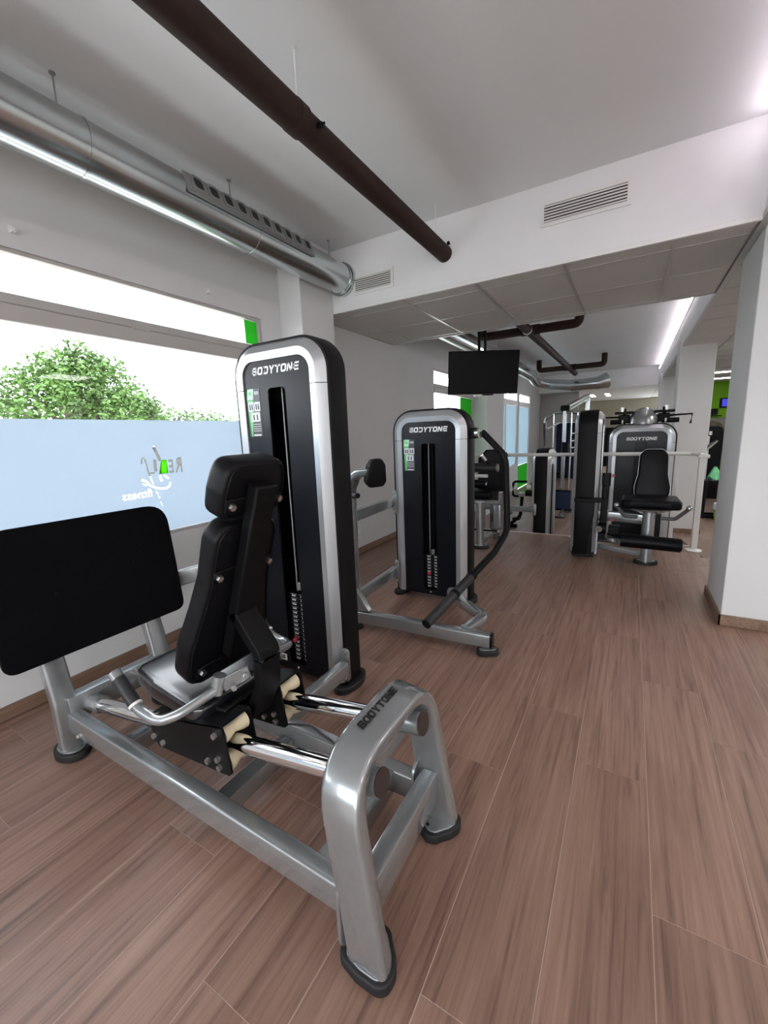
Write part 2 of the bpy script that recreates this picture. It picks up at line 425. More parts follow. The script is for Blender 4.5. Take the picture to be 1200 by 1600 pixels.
for f in ((0, 1, 2, 3), (0, 3, 4), (1, 5, 2), (0, 4, 5, 1), (4, 3, 2, 5)): b.faces.new([vs[i] for i in f])
struct(bm_obj('floor_ramp', b, 'plank_low'), 'wood ramp going down behind the railing', 'ramp')

# ---- left wall with openings
WINS = [(-3.25, -0.75, 0.717, 2.223), (-0.35, 2.54, 0.717, 2.223), (5.87, 7.72, 0.717, 2.223), (9.05, 11.2, 0.40, 2.223), (11.35, 12.7, LOW, 2.223)]
b = None; y = YB-0.2
for (a, c, z0, z1) in WINS:
    b = box(WX-0.25, WX, y, a, LOW-0.1, CZ+0.1, bm=b)
    if z0 > LOW: b = box(WX-0.25, WX, a, c, LOW-0.1, z0, bm=b)
    b = box(WX-0.25, WX, a, c, z1, CZ+0.1, bm=b); y = c
b = box(WX-0.25, WX, y, YE+0.2, LOW-0.1, CZ+0.1, bm=b)
struct(bm_obj('wall_left', b, 'wall'), 'white plastered wall with the windows', 'wall')
struct(bm_obj('wall_pilaster', box(WX, -2.32, 2.745, BY0, 0, CZ, bev=0.004), 'wall'), 'white pilaster under the beam end beside the big window', 'pilaster')
struct(bm_obj('wall_pilaster', box(WX, -2.32, 7.76, 8.95, LOW, CZ, bev=0.004), 'wall'), 'white pilaster between the far windows', 'pilaster')
struct(bm_obj('wall_right', box(XR, XR+0.2, YB, YE, LOW-0.1, CZ+0.1), 'wall'), 'white wall on the corridor side', 'wall')
# back wall behind the camera, with a glazed front
b = box(WX-0.25, -2.3, YB-0.2, YB, -0.1, CZ+0.1); b = box(2.6, XR+0.2, YB-0.2, YB, -0.1, CZ+0.1, bm=b)
b = box(-2.3, 2.6, YB-0.2, YB, -0.1, 0.45, bm=b); b = box(-2.3, 2.6, YB-0.2, YB, 2.3, CZ+0.1, bm=b)
struct(bm_obj('wall_back', b, 'wall'), 'white wall with a wide shop window', 'wall')
b = None
for x0, x1 in ((-2.3, -2.24), (-0.7, -0.64), (0.95, 1.01), (2.54, 2.6)): b = box(x0, x1, YB-0.12, YB-0.06, 0.45, 2.3, bm=b)
b = box(-2.3, 2.6, YB-0.12, YB-0.06, 0.45, 0.51, bm=b); b = box(-2.3, 2.6, YB-0.12, YB-0.06, 2.24, 2.3, bm=b)
wb = struct(bm_obj('window_6', b, 'frame_w'), 'wide shop window', 'window')
bm_obj('pane', box(-2.24, 2.54, YB-0.093, YB-0.087, 0.51, 2.24), 'glass', wb)
# end wall
struct(bm_obj('wall_end', box(WX-0.25, 0.95, YE, YE+0.2, LOW-0.1, CZ+0.1), 'tanwall'), 'beige wall at the far end', 'wall')
struct(bm_obj('wall_green', box(0.95, XR+0.2, 14.5, 14.7, LOW-0.1, SZ+0.1), 'greenwall'), 'lime green wall at the end of the corridor', 'wall')
struct(bm_obj('wall_dark', box(-1.4, 0.95, 19.3, 19.5, LOW, 1.25), 'black'), 'black low partition at the far end', 'wall')
b = box(WX+0.01, -1.45, 14.2, 14.35, LOW, SZ); 
struct(bm_obj('wall_partition', b, 'greywall'), 'grey partition behind the cable machine', 'wall')
# pillars
p1 = struct(bm_obj('wall_pillar', box(0.57, 1.17, 3.275, 3.85, 0, SZ+0.1, bev=0.006, seg=2), 'wall'), 'white square pillar with wooden skirting', 'pillar')
b = None
for q in ((0.556, 1.184, 3.261, 3.275), (0.556, 1.184, 3.85, 3.864), (0.556, 0.57, 3.261, 3.864), (1.17, 1.184, 3.261, 3.864)):
    b = box(q[0], q[1], q[2], q[3], 0.004, 0.075, bev=0.002, bm=b)
struct(bm_obj('baseboard_pillar', b, 'base'))
b = box(0.52, 0.93, 7.42, 7.95, LOW, SZ+0.1, bev=0.006)
struct(bm_obj('wall_pillar', b, 'wall'), 'white pillar on the lower floor behind the railing post', 'pillar')
struct(bm_obj('baseboard_far_pillar', box(0.505, 0.945, 7.405, 7.965, LOW+0.004, LOW+0.07, bev=0.002), 'base'))
struct(bm_obj('wall_pillar', box(0.50, 0.92, 11.9, 12.4, LOW, SZ+0.1, bev=0.006), 'wall'), 'farthest white pillar of the row', 'pillar')
struct(bm_obj('baseboard_left', box(WX, WX+0.014, YB, 2.745, 0.003, 0.072, bev=0.003), 'base'))
struct(bm_obj('baseboard_left', box(WX, WX+0.014, BY0, EDGE, 0.003, 0.072, bev=0.003), 'base'))
b = box(WX, -2.306, 2.731, 2.745, 0.003, 0.072, bev=0.003); b = box(-2.32, -2.306, 2.731, BY0+0.01, 0.003, 0.072, bev=0.003, bm=b)
struct(bm_obj('baseboard_pilaster', b, 'base'))
struct(bm_obj('baseboard_left', box(WX, WX+0.014, EDGE+0.02, 11.3, LOW+0.004, LOW+0.074, bev=0.003), 'base'))

# ---- ceilings
struct(bm_obj('ceiling', box(WX-0.1, CX+0.1, YB, 13.9, CZ, CZ+0.1), 'ceil'), 'white plaster ceiling', 'ceiling')
b = box(CX, XR, YB, YE, SZ+0.02, CZ+0.05); b = box(WX, CX, 13.8, YE, SZ, CZ+0.05, bm=b)
struct(bm_obj('ceiling_bulkhead', b, 'beam'), 'white dropped ceiling along the corridor', 'ceiling')
bmb = struct(bm_obj('beam', box(WX, CX+0.02, BY0, BY1, SZ+0.018, CZ+0.02, bev=0.003), 'beam'), 'white box beam across the room with air vents', 'beam')
bm_obj('edge_angle', box(-2.32, CX, BY0-0.003, BY0+0.02, SZ-0.004, SZ+0.022, bev=0.001), 'white', bmb)
bm_obj('edge_angle', box(-2.54, CX, BY1-0.02, BY1+0.003, SZ-0.004, SZ+0.022, bev=0.001), 'tbar', bmb)
bm_obj('edge_angle', box(-2.55, -2.53, BY0+0.02, BY1-0.02, SZ-0.004, SZ+0.022, bev=0.001), 'tbar', bmb)
# tiles
tiles = struct(bm_obj('ceiling_grid', box(CX+0.01, XR, YB, YE, SZ+0.012, SZ+0.02), 'tile'), 'grey mineral tile ceiling on a metal grid', 'ceiling')
def tilegrid(xs, ys, parent):
    cache = {}
    for i in range(len(xs)-1):
        for j in range(len(ys)-1):
            w, d = xs[i+1]-xs[i]-0.004, ys[j+1]-ys[j]-0.004
            k = (round(w, 3), round(d, 3))
            if k in cache: o = bpy.data.objects.new('ceiling_tile', cache[k]); COL.objects.link(o); o.parent = parent
            else:
                o = bm_obj('ceiling_tile', box(-w/2, w/2, -d/2, d/2, 0, 0.011, bev=0.002), 'tile', parent); cache[k] = o.data
            o.location = ((xs[i]+xs[i+1])/2, (ys[j]+ys[j+1])/2, SZ+0.001)
    for x in xs[1:-1]: bm_obj('grid_bar', box(x-0.012, x+0.012, ys[0], ys[-1], SZ-0.005, SZ+0.008, bev=0.001), 'tbar', parent)
    for y in ys[1:-1]: bm_obj('grid_bar', box(xs[0], xs[-1], y-0.008, y+0.008, SZ-0.003, SZ+0.008, bev=0.001), 'tbar', parent)
tilegrid([-2.53, -2.249, -1.649, -1.049, -0.449, 0.151, 0.52], [BY0+0.02, 3.357, 3.957, 4.557, BY1-0.02], bmb)
tilegrid([0.57, 1.01, 1.61, 2.21], [0.957+0.6*i for i in range(22)], tiles)
bm_obj('edge_angle', box(CX-0.006, CX+0.03, YB, 13.8, SZ-0.006, SZ+0.03, bev=0.002), 'tbar', tiles)
# vents in the beam
def vent(x0, x1, z0, z1, n, label):
    t = Thing('air_vent', label, 'vent', ((x0+x1)/2, BY0, z0), 'air vents in the beam')
    f = plate([(x0, z0), (x1, z0), (x1, z1), (x0, z1)], [[(x0+.022, z0+.022), (x1-.022, z0+.022), (x1-.022, z1-.022), (x0+.022, z1-.022)]], 0.012, T(0, BY0-0.011, 0), bev=0.0)
    t.add('frame', f, 'white')
    t.add('backing', box(x0+.02, x1-.02, BY0-0.003, BY0-0.001, z0+.02, z1-.02), 'stick_d')
    h = (z1-z0-0.044)/n
    for i in range(n):
        zc = z0+0.022+h*(i+0.5)
        t.add('slat', box(x0+.02, x1-.02, -0.0012, 0.0012, -h*0.36, h*0.36, mx=T(0, BY0-0.009, zc) @ RX(-30)), 'white')
vent(-0.602, -0.086, 2.598, 2.745, 6, 'long white louvred air vent on the beam front')
vent(-2.097, -1.712, 2.462, 2.611, 7, 'short white louvred air vent beside the round duct')
# LED strips on the cove side
def led(y0, y1, z, m, label):
    t = Thing('led_strip', label, 'light strip', (CX, y0, z))
    t.add('profile', box(CX-0.012, CX-0.001, y0, y1, z-0.016, z+0.016), 'white')
    t.add('diffuser', box(CX-0.022, CX-0.010, y0+0.01, y1-0.01, z-0.009, z+0.009, bev=0.003), m)
led(YB+0.1, BY0-0.06, 2.79, 'led', 'white light strip high on the cove before the beam')
led(BY1+0.1, 13.6, 2.76, 'ledf', 'white light strip along the ceiling recess beyond the beam')
# corridor ceiling lamps; the row of square panels is added fill light
def lamp(x, y, w, d, m, label, z=SZ-0.004, grp='ceiling light panels along the corridor'):
    t = Thing('ceiling_light', label, 'ceiling light', (x, y, z), grp)
    t.add('frame', box(x-w/2, x+w/2, y-d/2, y+d/2, z-0.012, z+0.003, bev=0.002), 'white')
    t.add('diffuser', box(x-w/2+.02, x+w/2-.02, y-d/2+.02, y+d/2-.02, z-0.016, z-0.008, bev=0.001), m)
for y in (-2.1, -0.3, 1.5, 3.3, 5.1, 6.9, 8.7): lamp(2.3, y, 0.58, 0.58, 'lamp', 'added square fill light panel, out of view in the corridor tile ceiling')  # unseen panels, added only to brighten the room
for y, lb in ((11.6, 'long bright ceiling light one row before the lime green wall'), (13.2, 'long bright ceiling light closest to the lime green wall')): lamp(1.75, y, 0.9, 0.28, 'lampf', lb)
lamp(-1.20, 15.9, 0.16, 1.3, 'lampw', 'warm tube light nearer the grey partition', z=SZ-0.03, grp='warm tube lights at the far end')
lamp(-0.75, 15.9, 0.16, 1.3, 'lampw', 'warm tube light farther from the grey partition', z=SZ-0.03, grp='warm tube lights at the far end')

# ---- windows
def window(name, y0, y1, z0, z1, trans=None, mull=(), film=None, label='', cat='window', fm='frame_w', film_m='film'):
    x0, x1 = WX-0.075, WX-0.012; fr = 0.028
    b = box(x0, x1, y0, y0+fr, z0, z1, bev=0.003); b = box(x0, x1, y1-fr, y1, z0, z1, bev=0.003, bm=b)
    b = box(x0, x1, y0+fr, y1-fr, z1-fr*0.7, z1, bev=0.003, bm=b); b = box(x0, x1, y0+fr, y1-fr, z0, z0+fr*0.7, bev=0.003, bm=b)
    w = struct(bm_obj(name, b, fm), label, cat)
    parts = [(z0+fr*0.7, z1-fr*0.7)]
    if trans:
        parts = [(z0+fr*0.7, trans[0]), (trans[1], z1-fr*0.7)]
        zm = (trans[0]+trans[1])/2
        tb = bm_obj('transom', box(x0, WX+0.002, y0+fr, y1-fr, trans[0], zm+0.012, bev=0.004), fm, w)
        bm_obj('transom_upper_rail', box(x0, WX-0.014, y0+fr, y1-fr, zm+0.015, trans[1], bev=0.006), fm, w)
        ym = y0+(y1-y0)*0.66
        if name == 'window_2': bm_obj('latch', box(WX-0.014, WX+0.006, ym-0.05, ym+0.05, zm+0.004, zm+0.022, bev=0.003), fm, tb)
    for (a, c) in parts: bm_obj('pane', box(WX-0.048, WX-0.044, y0+fr, y1-fr, a, c), 'glass', w)
    for ym in mull: bm_obj('mullion', box(x0, x1, ym-0.03, ym+0.03, z0+0.02, z1-0.02, bev=0.003), fm, w)
    return w
TR = (1.890, 2.022)
window('window_1', *WINS[0], trans=TR, label='grey framed window with frosted lower half')
w1 = window('window_2', *WINS[1], trans=TR, label='wide grey framed window with frosted film and a cut-out logo')
w3 = window('window_3', *WINS[2], trans=TR, label='grey framed window beyond the beam behind the television')
w4 = window('window_4', *WINS[3], trans=TR, mull=(10.1,), label='tall far window with bluish film', fm='white')
w5 = window('door_1', *WINS[4], trans=TR, label='glazed far door with a green strip at its foot', cat='door', fm='white')
def slab(name, parent, y0, y1, z0, z1, m, x=WX-0.040): return bm_obj(name, box(x-0.001, x+0.001, y0, y1, z0, z1), m, parent)
slab('frosted_film', bpy.data.objects['window_1'], WINS[0][0]+.03, WINS[0][1]-.03, 0.738, 1.443, 'film')
slab('frosted_film', w3, 5.90, 7.05, 0.738, 1.443, 'film')
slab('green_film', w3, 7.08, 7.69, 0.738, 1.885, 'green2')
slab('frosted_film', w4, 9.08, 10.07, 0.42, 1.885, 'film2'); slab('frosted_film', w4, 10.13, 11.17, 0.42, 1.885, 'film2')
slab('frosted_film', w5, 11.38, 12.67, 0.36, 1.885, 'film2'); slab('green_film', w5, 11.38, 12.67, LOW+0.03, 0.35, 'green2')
slab('green_film', w1, 2.395, 2.512, 2.03, 2.20, 'green'); slab('green_film', w1, 2.395, 2.512, 0.738, 1.885, 'green')
# frosted film with the logo cut out (mirrored, as seen from inside)
film = box(-0.001, 0.001, WINS[1][0]+.03, 2.39, 0.738, 1.443)
fo = bm_obj('frosted_film', film, 'film', w1); fo.location = (WX-0.040, 0, 0)
def textmesh(s, size, bold=0.0):
    c = bpy.data.curves.new('t', 'FONT'); c.body = s; c.size = size; c.offset = bold; c.extrude = 0.02; c.resolution_u = 3
    o = bpy.data.objects.new('t', c); COL.objects.link(o)
    dg = bpy.context.evaluated_depsgraph_get(); me = bpy.data.meshes.new_from_object(o.evaluated_get(dg))
    bpy.data.objects.remove(o); b = bmesh.new(); b.from_mesh(me); bpy.data.meshes.remove(me); return b
cut = bmesh.new()
def add_text(s, y_right, z, size, bold, sx):
    b = textmesh(s, size, bold)
    # text x -> -y (mirrored seen from inside), text y -> z
    bmesh.ops.transform(b, matrix=Matrix(((0, 0, 1, 0), (-sx, 0, 0, y_right), (0, 1, 0, z), (0, 0, 0, 1))), verts=b.verts)
    merge(cut, b)
add_text('R', 1.742, 1.107, 0.140, 0.002, 0.66)
add_text('E', 1.678, 1.108, 0.122, 0.002, 0.62)
add_text('fitness', 1.512, 0.972, 0.072, 0.0012, 1.02)
def stroke(pts, w):
    for i in range(len(pts)-1):
        a, c = Vector((0, *pts[i])), Vector((0, *pts[i+1])); d = (c-a).normalized(); s = Vector((0, -d.z, d.y))*w/2
        a2, c2 = a-d*w*0.15, c+d*w*0.15
        v = [cut.verts.new(p+Vector((x, 0, 0))) for x in (-0.02, 0.02) for p in (a2-s, a2+s, c2+s, c2-s)]
        for f in ((0, 1, 2, 3), (7, 6, 5, 4), (0, 4, 5, 1), (1, 5, 6, 2), (2, 6, 7, 3), (3, 7, 4, 0)): cut.faces.new([v[k] for k in f])
stroke([(1.588, 1.192), (1.573, 1.240), (1.556, 1.280)], 0.020)
stroke([(1.553, 1.196), (1.552, 1.128)], 0.020)
stroke([(1.603, 1.116), (1.612, 1.184)], 0.036)
stroke([(1.468, 1.180), (1.472, 1.205), (1.480, 1.216), (1.489, 1.208), (1.496, 1.183), (1.503, 1.130), (1.516, 1.080), (1.522, 1.05)], 0.010)
stroke([(1.512, 1.118), (1.545, 1.118)], 0.009)
stroke([(1.455, 1.082), (1.480, 1.070), (1.505, 1.040), (1.550, 1.018), (1.600, 1.010), (1.630, 1.022), (1.638, 1.045)], 0.014)
stroke([(1.456, 1.058), (1.475, 1.045), (1.496, 1.050)], 0.008)
stroke([(1.575, 1.095), (1.583, 1.062)], 0.018); stroke([(1.604, 1.098), (1.628, 1.072)], 0.014)
stroke([(1.536, 1.0), (1.546, 0.978)], 0.008); stroke([(1.549, 0.968), (1.553, 0.955)], 0.008); stroke([(1.558, 0.93), (1.563, 0.90)], 0.004)
bmesh.ops.translate(cut, vec=(0, 0, 0), verts=cut.verts)
co = bm_obj('cutter', cut, 'film'); co.location = (WX-0.040, 0, 0)
md = fo.modifiers.new('cut', 'BOOLEAN'); md.operation = 'DIFFERENCE'; md.object = co; md.solver = 'EXACT'; md.use_self = True
dg = bpy.context.evaluated_depsgraph_get()
nm = bpy.data.meshes.new_from_object(fo.evaluated_get(dg)); fo.modifiers.clear(); fo.data = nm
bpy.data.objects.remove(co)
gv = plate([(-0.030, 0), (0.030, 0), (0.030, 0.086), (-0.006, 0.088)], [], 0.002)
g = bm_obj('green_logo_stroke', gv, 'lime', w1); g.matrix_local = T(WX-0.036, 1.600, 1.107) @ RZ(90)

# ---- railing on the platform edge
t = Thing('guard_rail', 'white tubular guard rail on the platform edge', 'railing', (0.62, 5.2, 0.0))
RY_ = 5.385
t.add('top_rail', tube(fillet([(WX+0.03, RY_, 0.99), (0.56, RY_, 0.99), (0.625, 5.22, 0.985)], 0.04), 0.021), 'rail')
t.add('end_cap', box(0.59, 0.68, 5.17, 5.25, 0.955, 0.99, bev=0.008, seg=2), 'rail')
p = t.add('post', box(0.598, 0.652, 5.18, 5.23, 0.004, 0.962, bev=0.003), 'rail')
t.add('base_plate', lathe([(0.075, 0), (0.075, 0.008), (0.05, 0.016), (0.04, 0.02)], 20, T(0.622, 5.2, 0.003)), 'rail', p)
for x in (0.43, -0.53, -2.45):
    p = t.add('post', box(x-0.02, x+0.02, RY_-0.015, RY_+0.012, 0.006, 0.98, bev=0.003), 'rail')
    t.add('base_plate', box(x-0.05, x+0.05, RY_-0.09, RY_+0.005, 0.006, 0.014, bev=0.003), 'rail', p)

# ================================================================ DUCTS, PIPES
def ring_band(t, name, c, axis, r, w, m, parent=None):
    a = Vector(c); d = Vector(axis).normalized()
    return t.add(name, cyl(a-d*w/2, a+d*w/2, r, 40), m, parent)
DX, DZ, DR = -2.2, 2.604, 0.117
def diffuser(t, parent, yc, n, ang, pitch=0.098):
    L = n*pitch+0.02
    mx = T(DX, yc, DZ) @ RY(ang) @ T(0, 0, DR)       # local z = outward from duct axis
    dfr = plate([(-0.048, -L/2), (0.048, -L/2), (0.048, L/2), (-0.048, L/2)], [], 0.012, mx @ RX(-90) @ T(0, -0.012, 0), bev=0.002)
    d = t.add('diffuser', dfr, 'galv_d', parent)
    d2 = t.add('diffuser_rim', plate([(-0.058, -L/2-0.01), (0.058, -L/2-0.01), (0.058, L/2+0.01), (-0.058, L/2+0.01)], [], 0.006, mx @ RX(-90) @ T(0, -0.002, 0), bev=0.001), 'galv_d', parent)
    for i in range(n):
        y = (i-(n-1)/2)*pitch
        b = plate(rrect(0.082, 0.078, 0.020), [rrect(0.060, 0.058, 0.016)], 0.010, mx @ T(0, y, 0.0) @ RX(-90) @ T(0, -0.022, 0))
        nz = t.add('nozzle', b, 'galv_d', d)
        t.add('nozzle_opening', plate(rrect(0.062, 0.060, 0.016), [], 0.002, mx @ T(0, y, 0.0) @ RX(-90) @ T(0, -0.0155, 0)), 'letter_d', d)
t = Thing('ventilation_duct', 'round galvanised duct with a row of square nozzles above the big window', 'duct', (DX, 1.2, DZ))
ys = [YB+0.02, -1.4, -0.1, 1.17, 2.14, BY0-0.002]
for a, c in zip(ys, ys[1:]):
    t.add('duct_segment', cyl((DX, a+0.002, DZ), (DX, c-0.002, DZ), DR, 48), 'galv')
for y in ys[1:-1]:
    ring_band(t, 'seam_band', (DX, y, DZ), (0, 1, 0), DR+0.003, 0.012, 'galv')
ring_band(t, 'end_collar', (DX, BY0-0.02, DZ), (0, 1, 0), DR+0.014, 0.035, 'galv'); ring_band(t, 'end_collar_ridge', (DX, BY0-0.052, DZ), (0, 1, 0), DR+0.006, 0.02, 'galv')
diffuser(t, None, 2.13, 10, 70)
for y in (1.105, 2.015, 2.99, -0.6):
    h = t.add('hanger_rod', cyl((DX, y, DZ+DR-0.003), (DX, y, CZ), 0.004, 8), 'galv_d')
    t.add('ceiling_disc', cyl((DX, y, CZ-0.006), (DX, y, CZ-0.001), 0.013, 14), 'galv_d', h)
# far side of the beam
t = Thing('ventilation_duct', 'galvanised duct beyond the beam that turns across the far room', 'duct', (DX, 6, DZ))
t.add('duct_segment', cyl((DX, BY1+0.002, DZ), (DX, 8.2, DZ), DR, 40), 'galv')
t.add('duct_segment', cyl((DX, 8.2, DZ), (DX, 11.0, DZ-0.01), DR+0.01, 40), 'galv')
t.add('duct_elbow', sweep(fillet([(DX, 11.0, DZ-0.01), (DX, 11.75, DZ-0.14), (-1.35, 11.75, DZ-0.26)], 0.5, 8), circ(DR+0.01, 32)), 'galv')
t.add('duct_segment', cyl((-1.35, 11.75, DZ-0.26), (-0.95, 11.75, DZ-0.26), DR+0.02, 32), 'galv')
t.add('duct_segment', sweep([(-0.95, 11.75, DZ-0.26), (-0.80, 11.75, DZ-0.26), (-0.60, 11.85, DZ-0.20)], circ(DR+0.02, 28), scales=[1, 1.05, 1.35]), 'galv')
for y in (8.2, 9.6, 11.0): ring_band(t, 'seam_band', (DX, y, DZ-0.005), (0, 1, 0), DR+0.016, 0.03, 'galv')
for x in (-1.35, -0.95): ring_band(t, 'seam_band', (x, 11.75, DZ-0.26), (1, 0, 0), DR+0.026, 0.03, 'galv')
diffuser(t, None, 6.1, 10, 72); diffuser(t, None, 8.9, 10, 72)
for y in (5.6, 8.0, 10.4): t.add('hanger_rod', cyl((DX, y, DZ+DR-0.003), (DX, y, CZ), 0.004, 8), 'galv_d')
for x in (-1.3,): t.add('hanger_rod', cyl((x, 11.75, DZ-0.13), (x, 11.75, CZ), 0.004, 8), 'galv_d')

PXX, PZ, PR = -1.275, 2.598, 0.058
t = Thing('drain_pipe', 'thick dark brown pipe hanging from the ceiling before the beam', 'pipe', (PXX, 1.5, PZ))
t.add('pipe_run', cyl((PXX, YB+0.02, PZ), (PXX, 1.58, PZ), PR+0.002, 40), 'pipe')
t.add('pipe_run', cyl((PXX, 1.58, PZ), (PXX, BY0-0.003, PZ), PR-0.002, 40), 'pipe')
t.add('coupling', cyl((PXX, 1.53, PZ), (PXX, 1.585, PZ), PR+0.0045, 40), 'pipe')
cl = t.add('pipe_clamp', cyl((PXX+PR+0.002, 1.63, PZ-0.01), (PXX+PR+0.02, 1.63, PZ-0.012), 0.012, 10), 'blackm')
t.add('clamp_screw', cyl((PXX+PR+0.012, 1.63, PZ-0.01), (PXX+PR+0.026, 1.642, PZ), 0.005, 8), 'blackm', cl)
for y in (1.573, 3.01): 
    h = t.add('hanger_rod', cyl((PXX, y, PZ+PR-0.003), (PXX, y, CZ), 0.0035, 8), 'white')
    t.add('ceiling_disc', cyl((PXX, y, CZ-0.005), (PXX, y, CZ-0.001), 0.012, 14), 'white', h)
t.add('end_clip', cyl((PXX+PR-0.004, 3.09, PZ+0.03), (PXX+PR+0.012, 3.09, PZ+0.035), 0.012, 10), 'blackm')
t = Thing('drain_pipe', 'brown pipe with two cross branches under the far ceiling', 'pipe', (PXX, 8, PZ))
t.add('pipe_run', cyl((PXX, BY1+0.003, PZ), (PXX, 11.55, PZ), PR, 28), 'pipe')
for yb, xa, xb in ((6.25, -1.96, -0.67), (10.55, -1.94, -0.60)):
    br = t.add('cross_branch', sweep(fillet([(xa, yb, CZ-0.002), (xa, yb, PZ+0.03), (xb, yb, PZ+0.03), (xb, yb, CZ-0.002)], 0.07, 6), circ(PR*0.98, 24), up=(0, 1, 0)), 'pipe')
    t.add('tee_fitting', cyl((PXX-0.12, yb, PZ+0.03), (PXX+0.12, yb, PZ+0.03), PR+0.008, 24), 'pipe', br)
t.add('inspection_cap', lathe([(0.01, 0.05), (0.05, 0.035), (0.062, 0.0), (0.05, -0.03), (0.01, -0.04)], 20, T(PXX, 6.05, PZ-0.005) @ RX(90)), 'white')

# ================================================================ TOWERS
TW = 0.59
def upath(d, hgt, R, z0, n=8, W=TW):
    """inverted U outline inset by d"""
    w = W/2-d; r = max(R-d, 0.012); pts = [(-w, z0)]
    for i in range(n+1):
        a = PI-PI/2*i/n; pts.append((-w+r+r*math.cos(a), hgt-d-r+r*math.sin(a)))
    for i in range(n+1):
        a = PI/2-PI/2*i/n; pts.append((w-r+r*math.cos(a), hgt-d-r+r*math.sin(a)))
    pts.append((w, z0)); return pts

def add_strip(b, paths, ys):
    rows = [[b.verts.new((x, y, z)) for x, z in p] for p, y in zip(paths, ys)]
    for r0, r1 in zip(rows, rows[1:]):
        for i in range(len(r0)-1): b.faces.new((r0[i], r0[i+1], r1[i+1], r1[i]))
    return rows

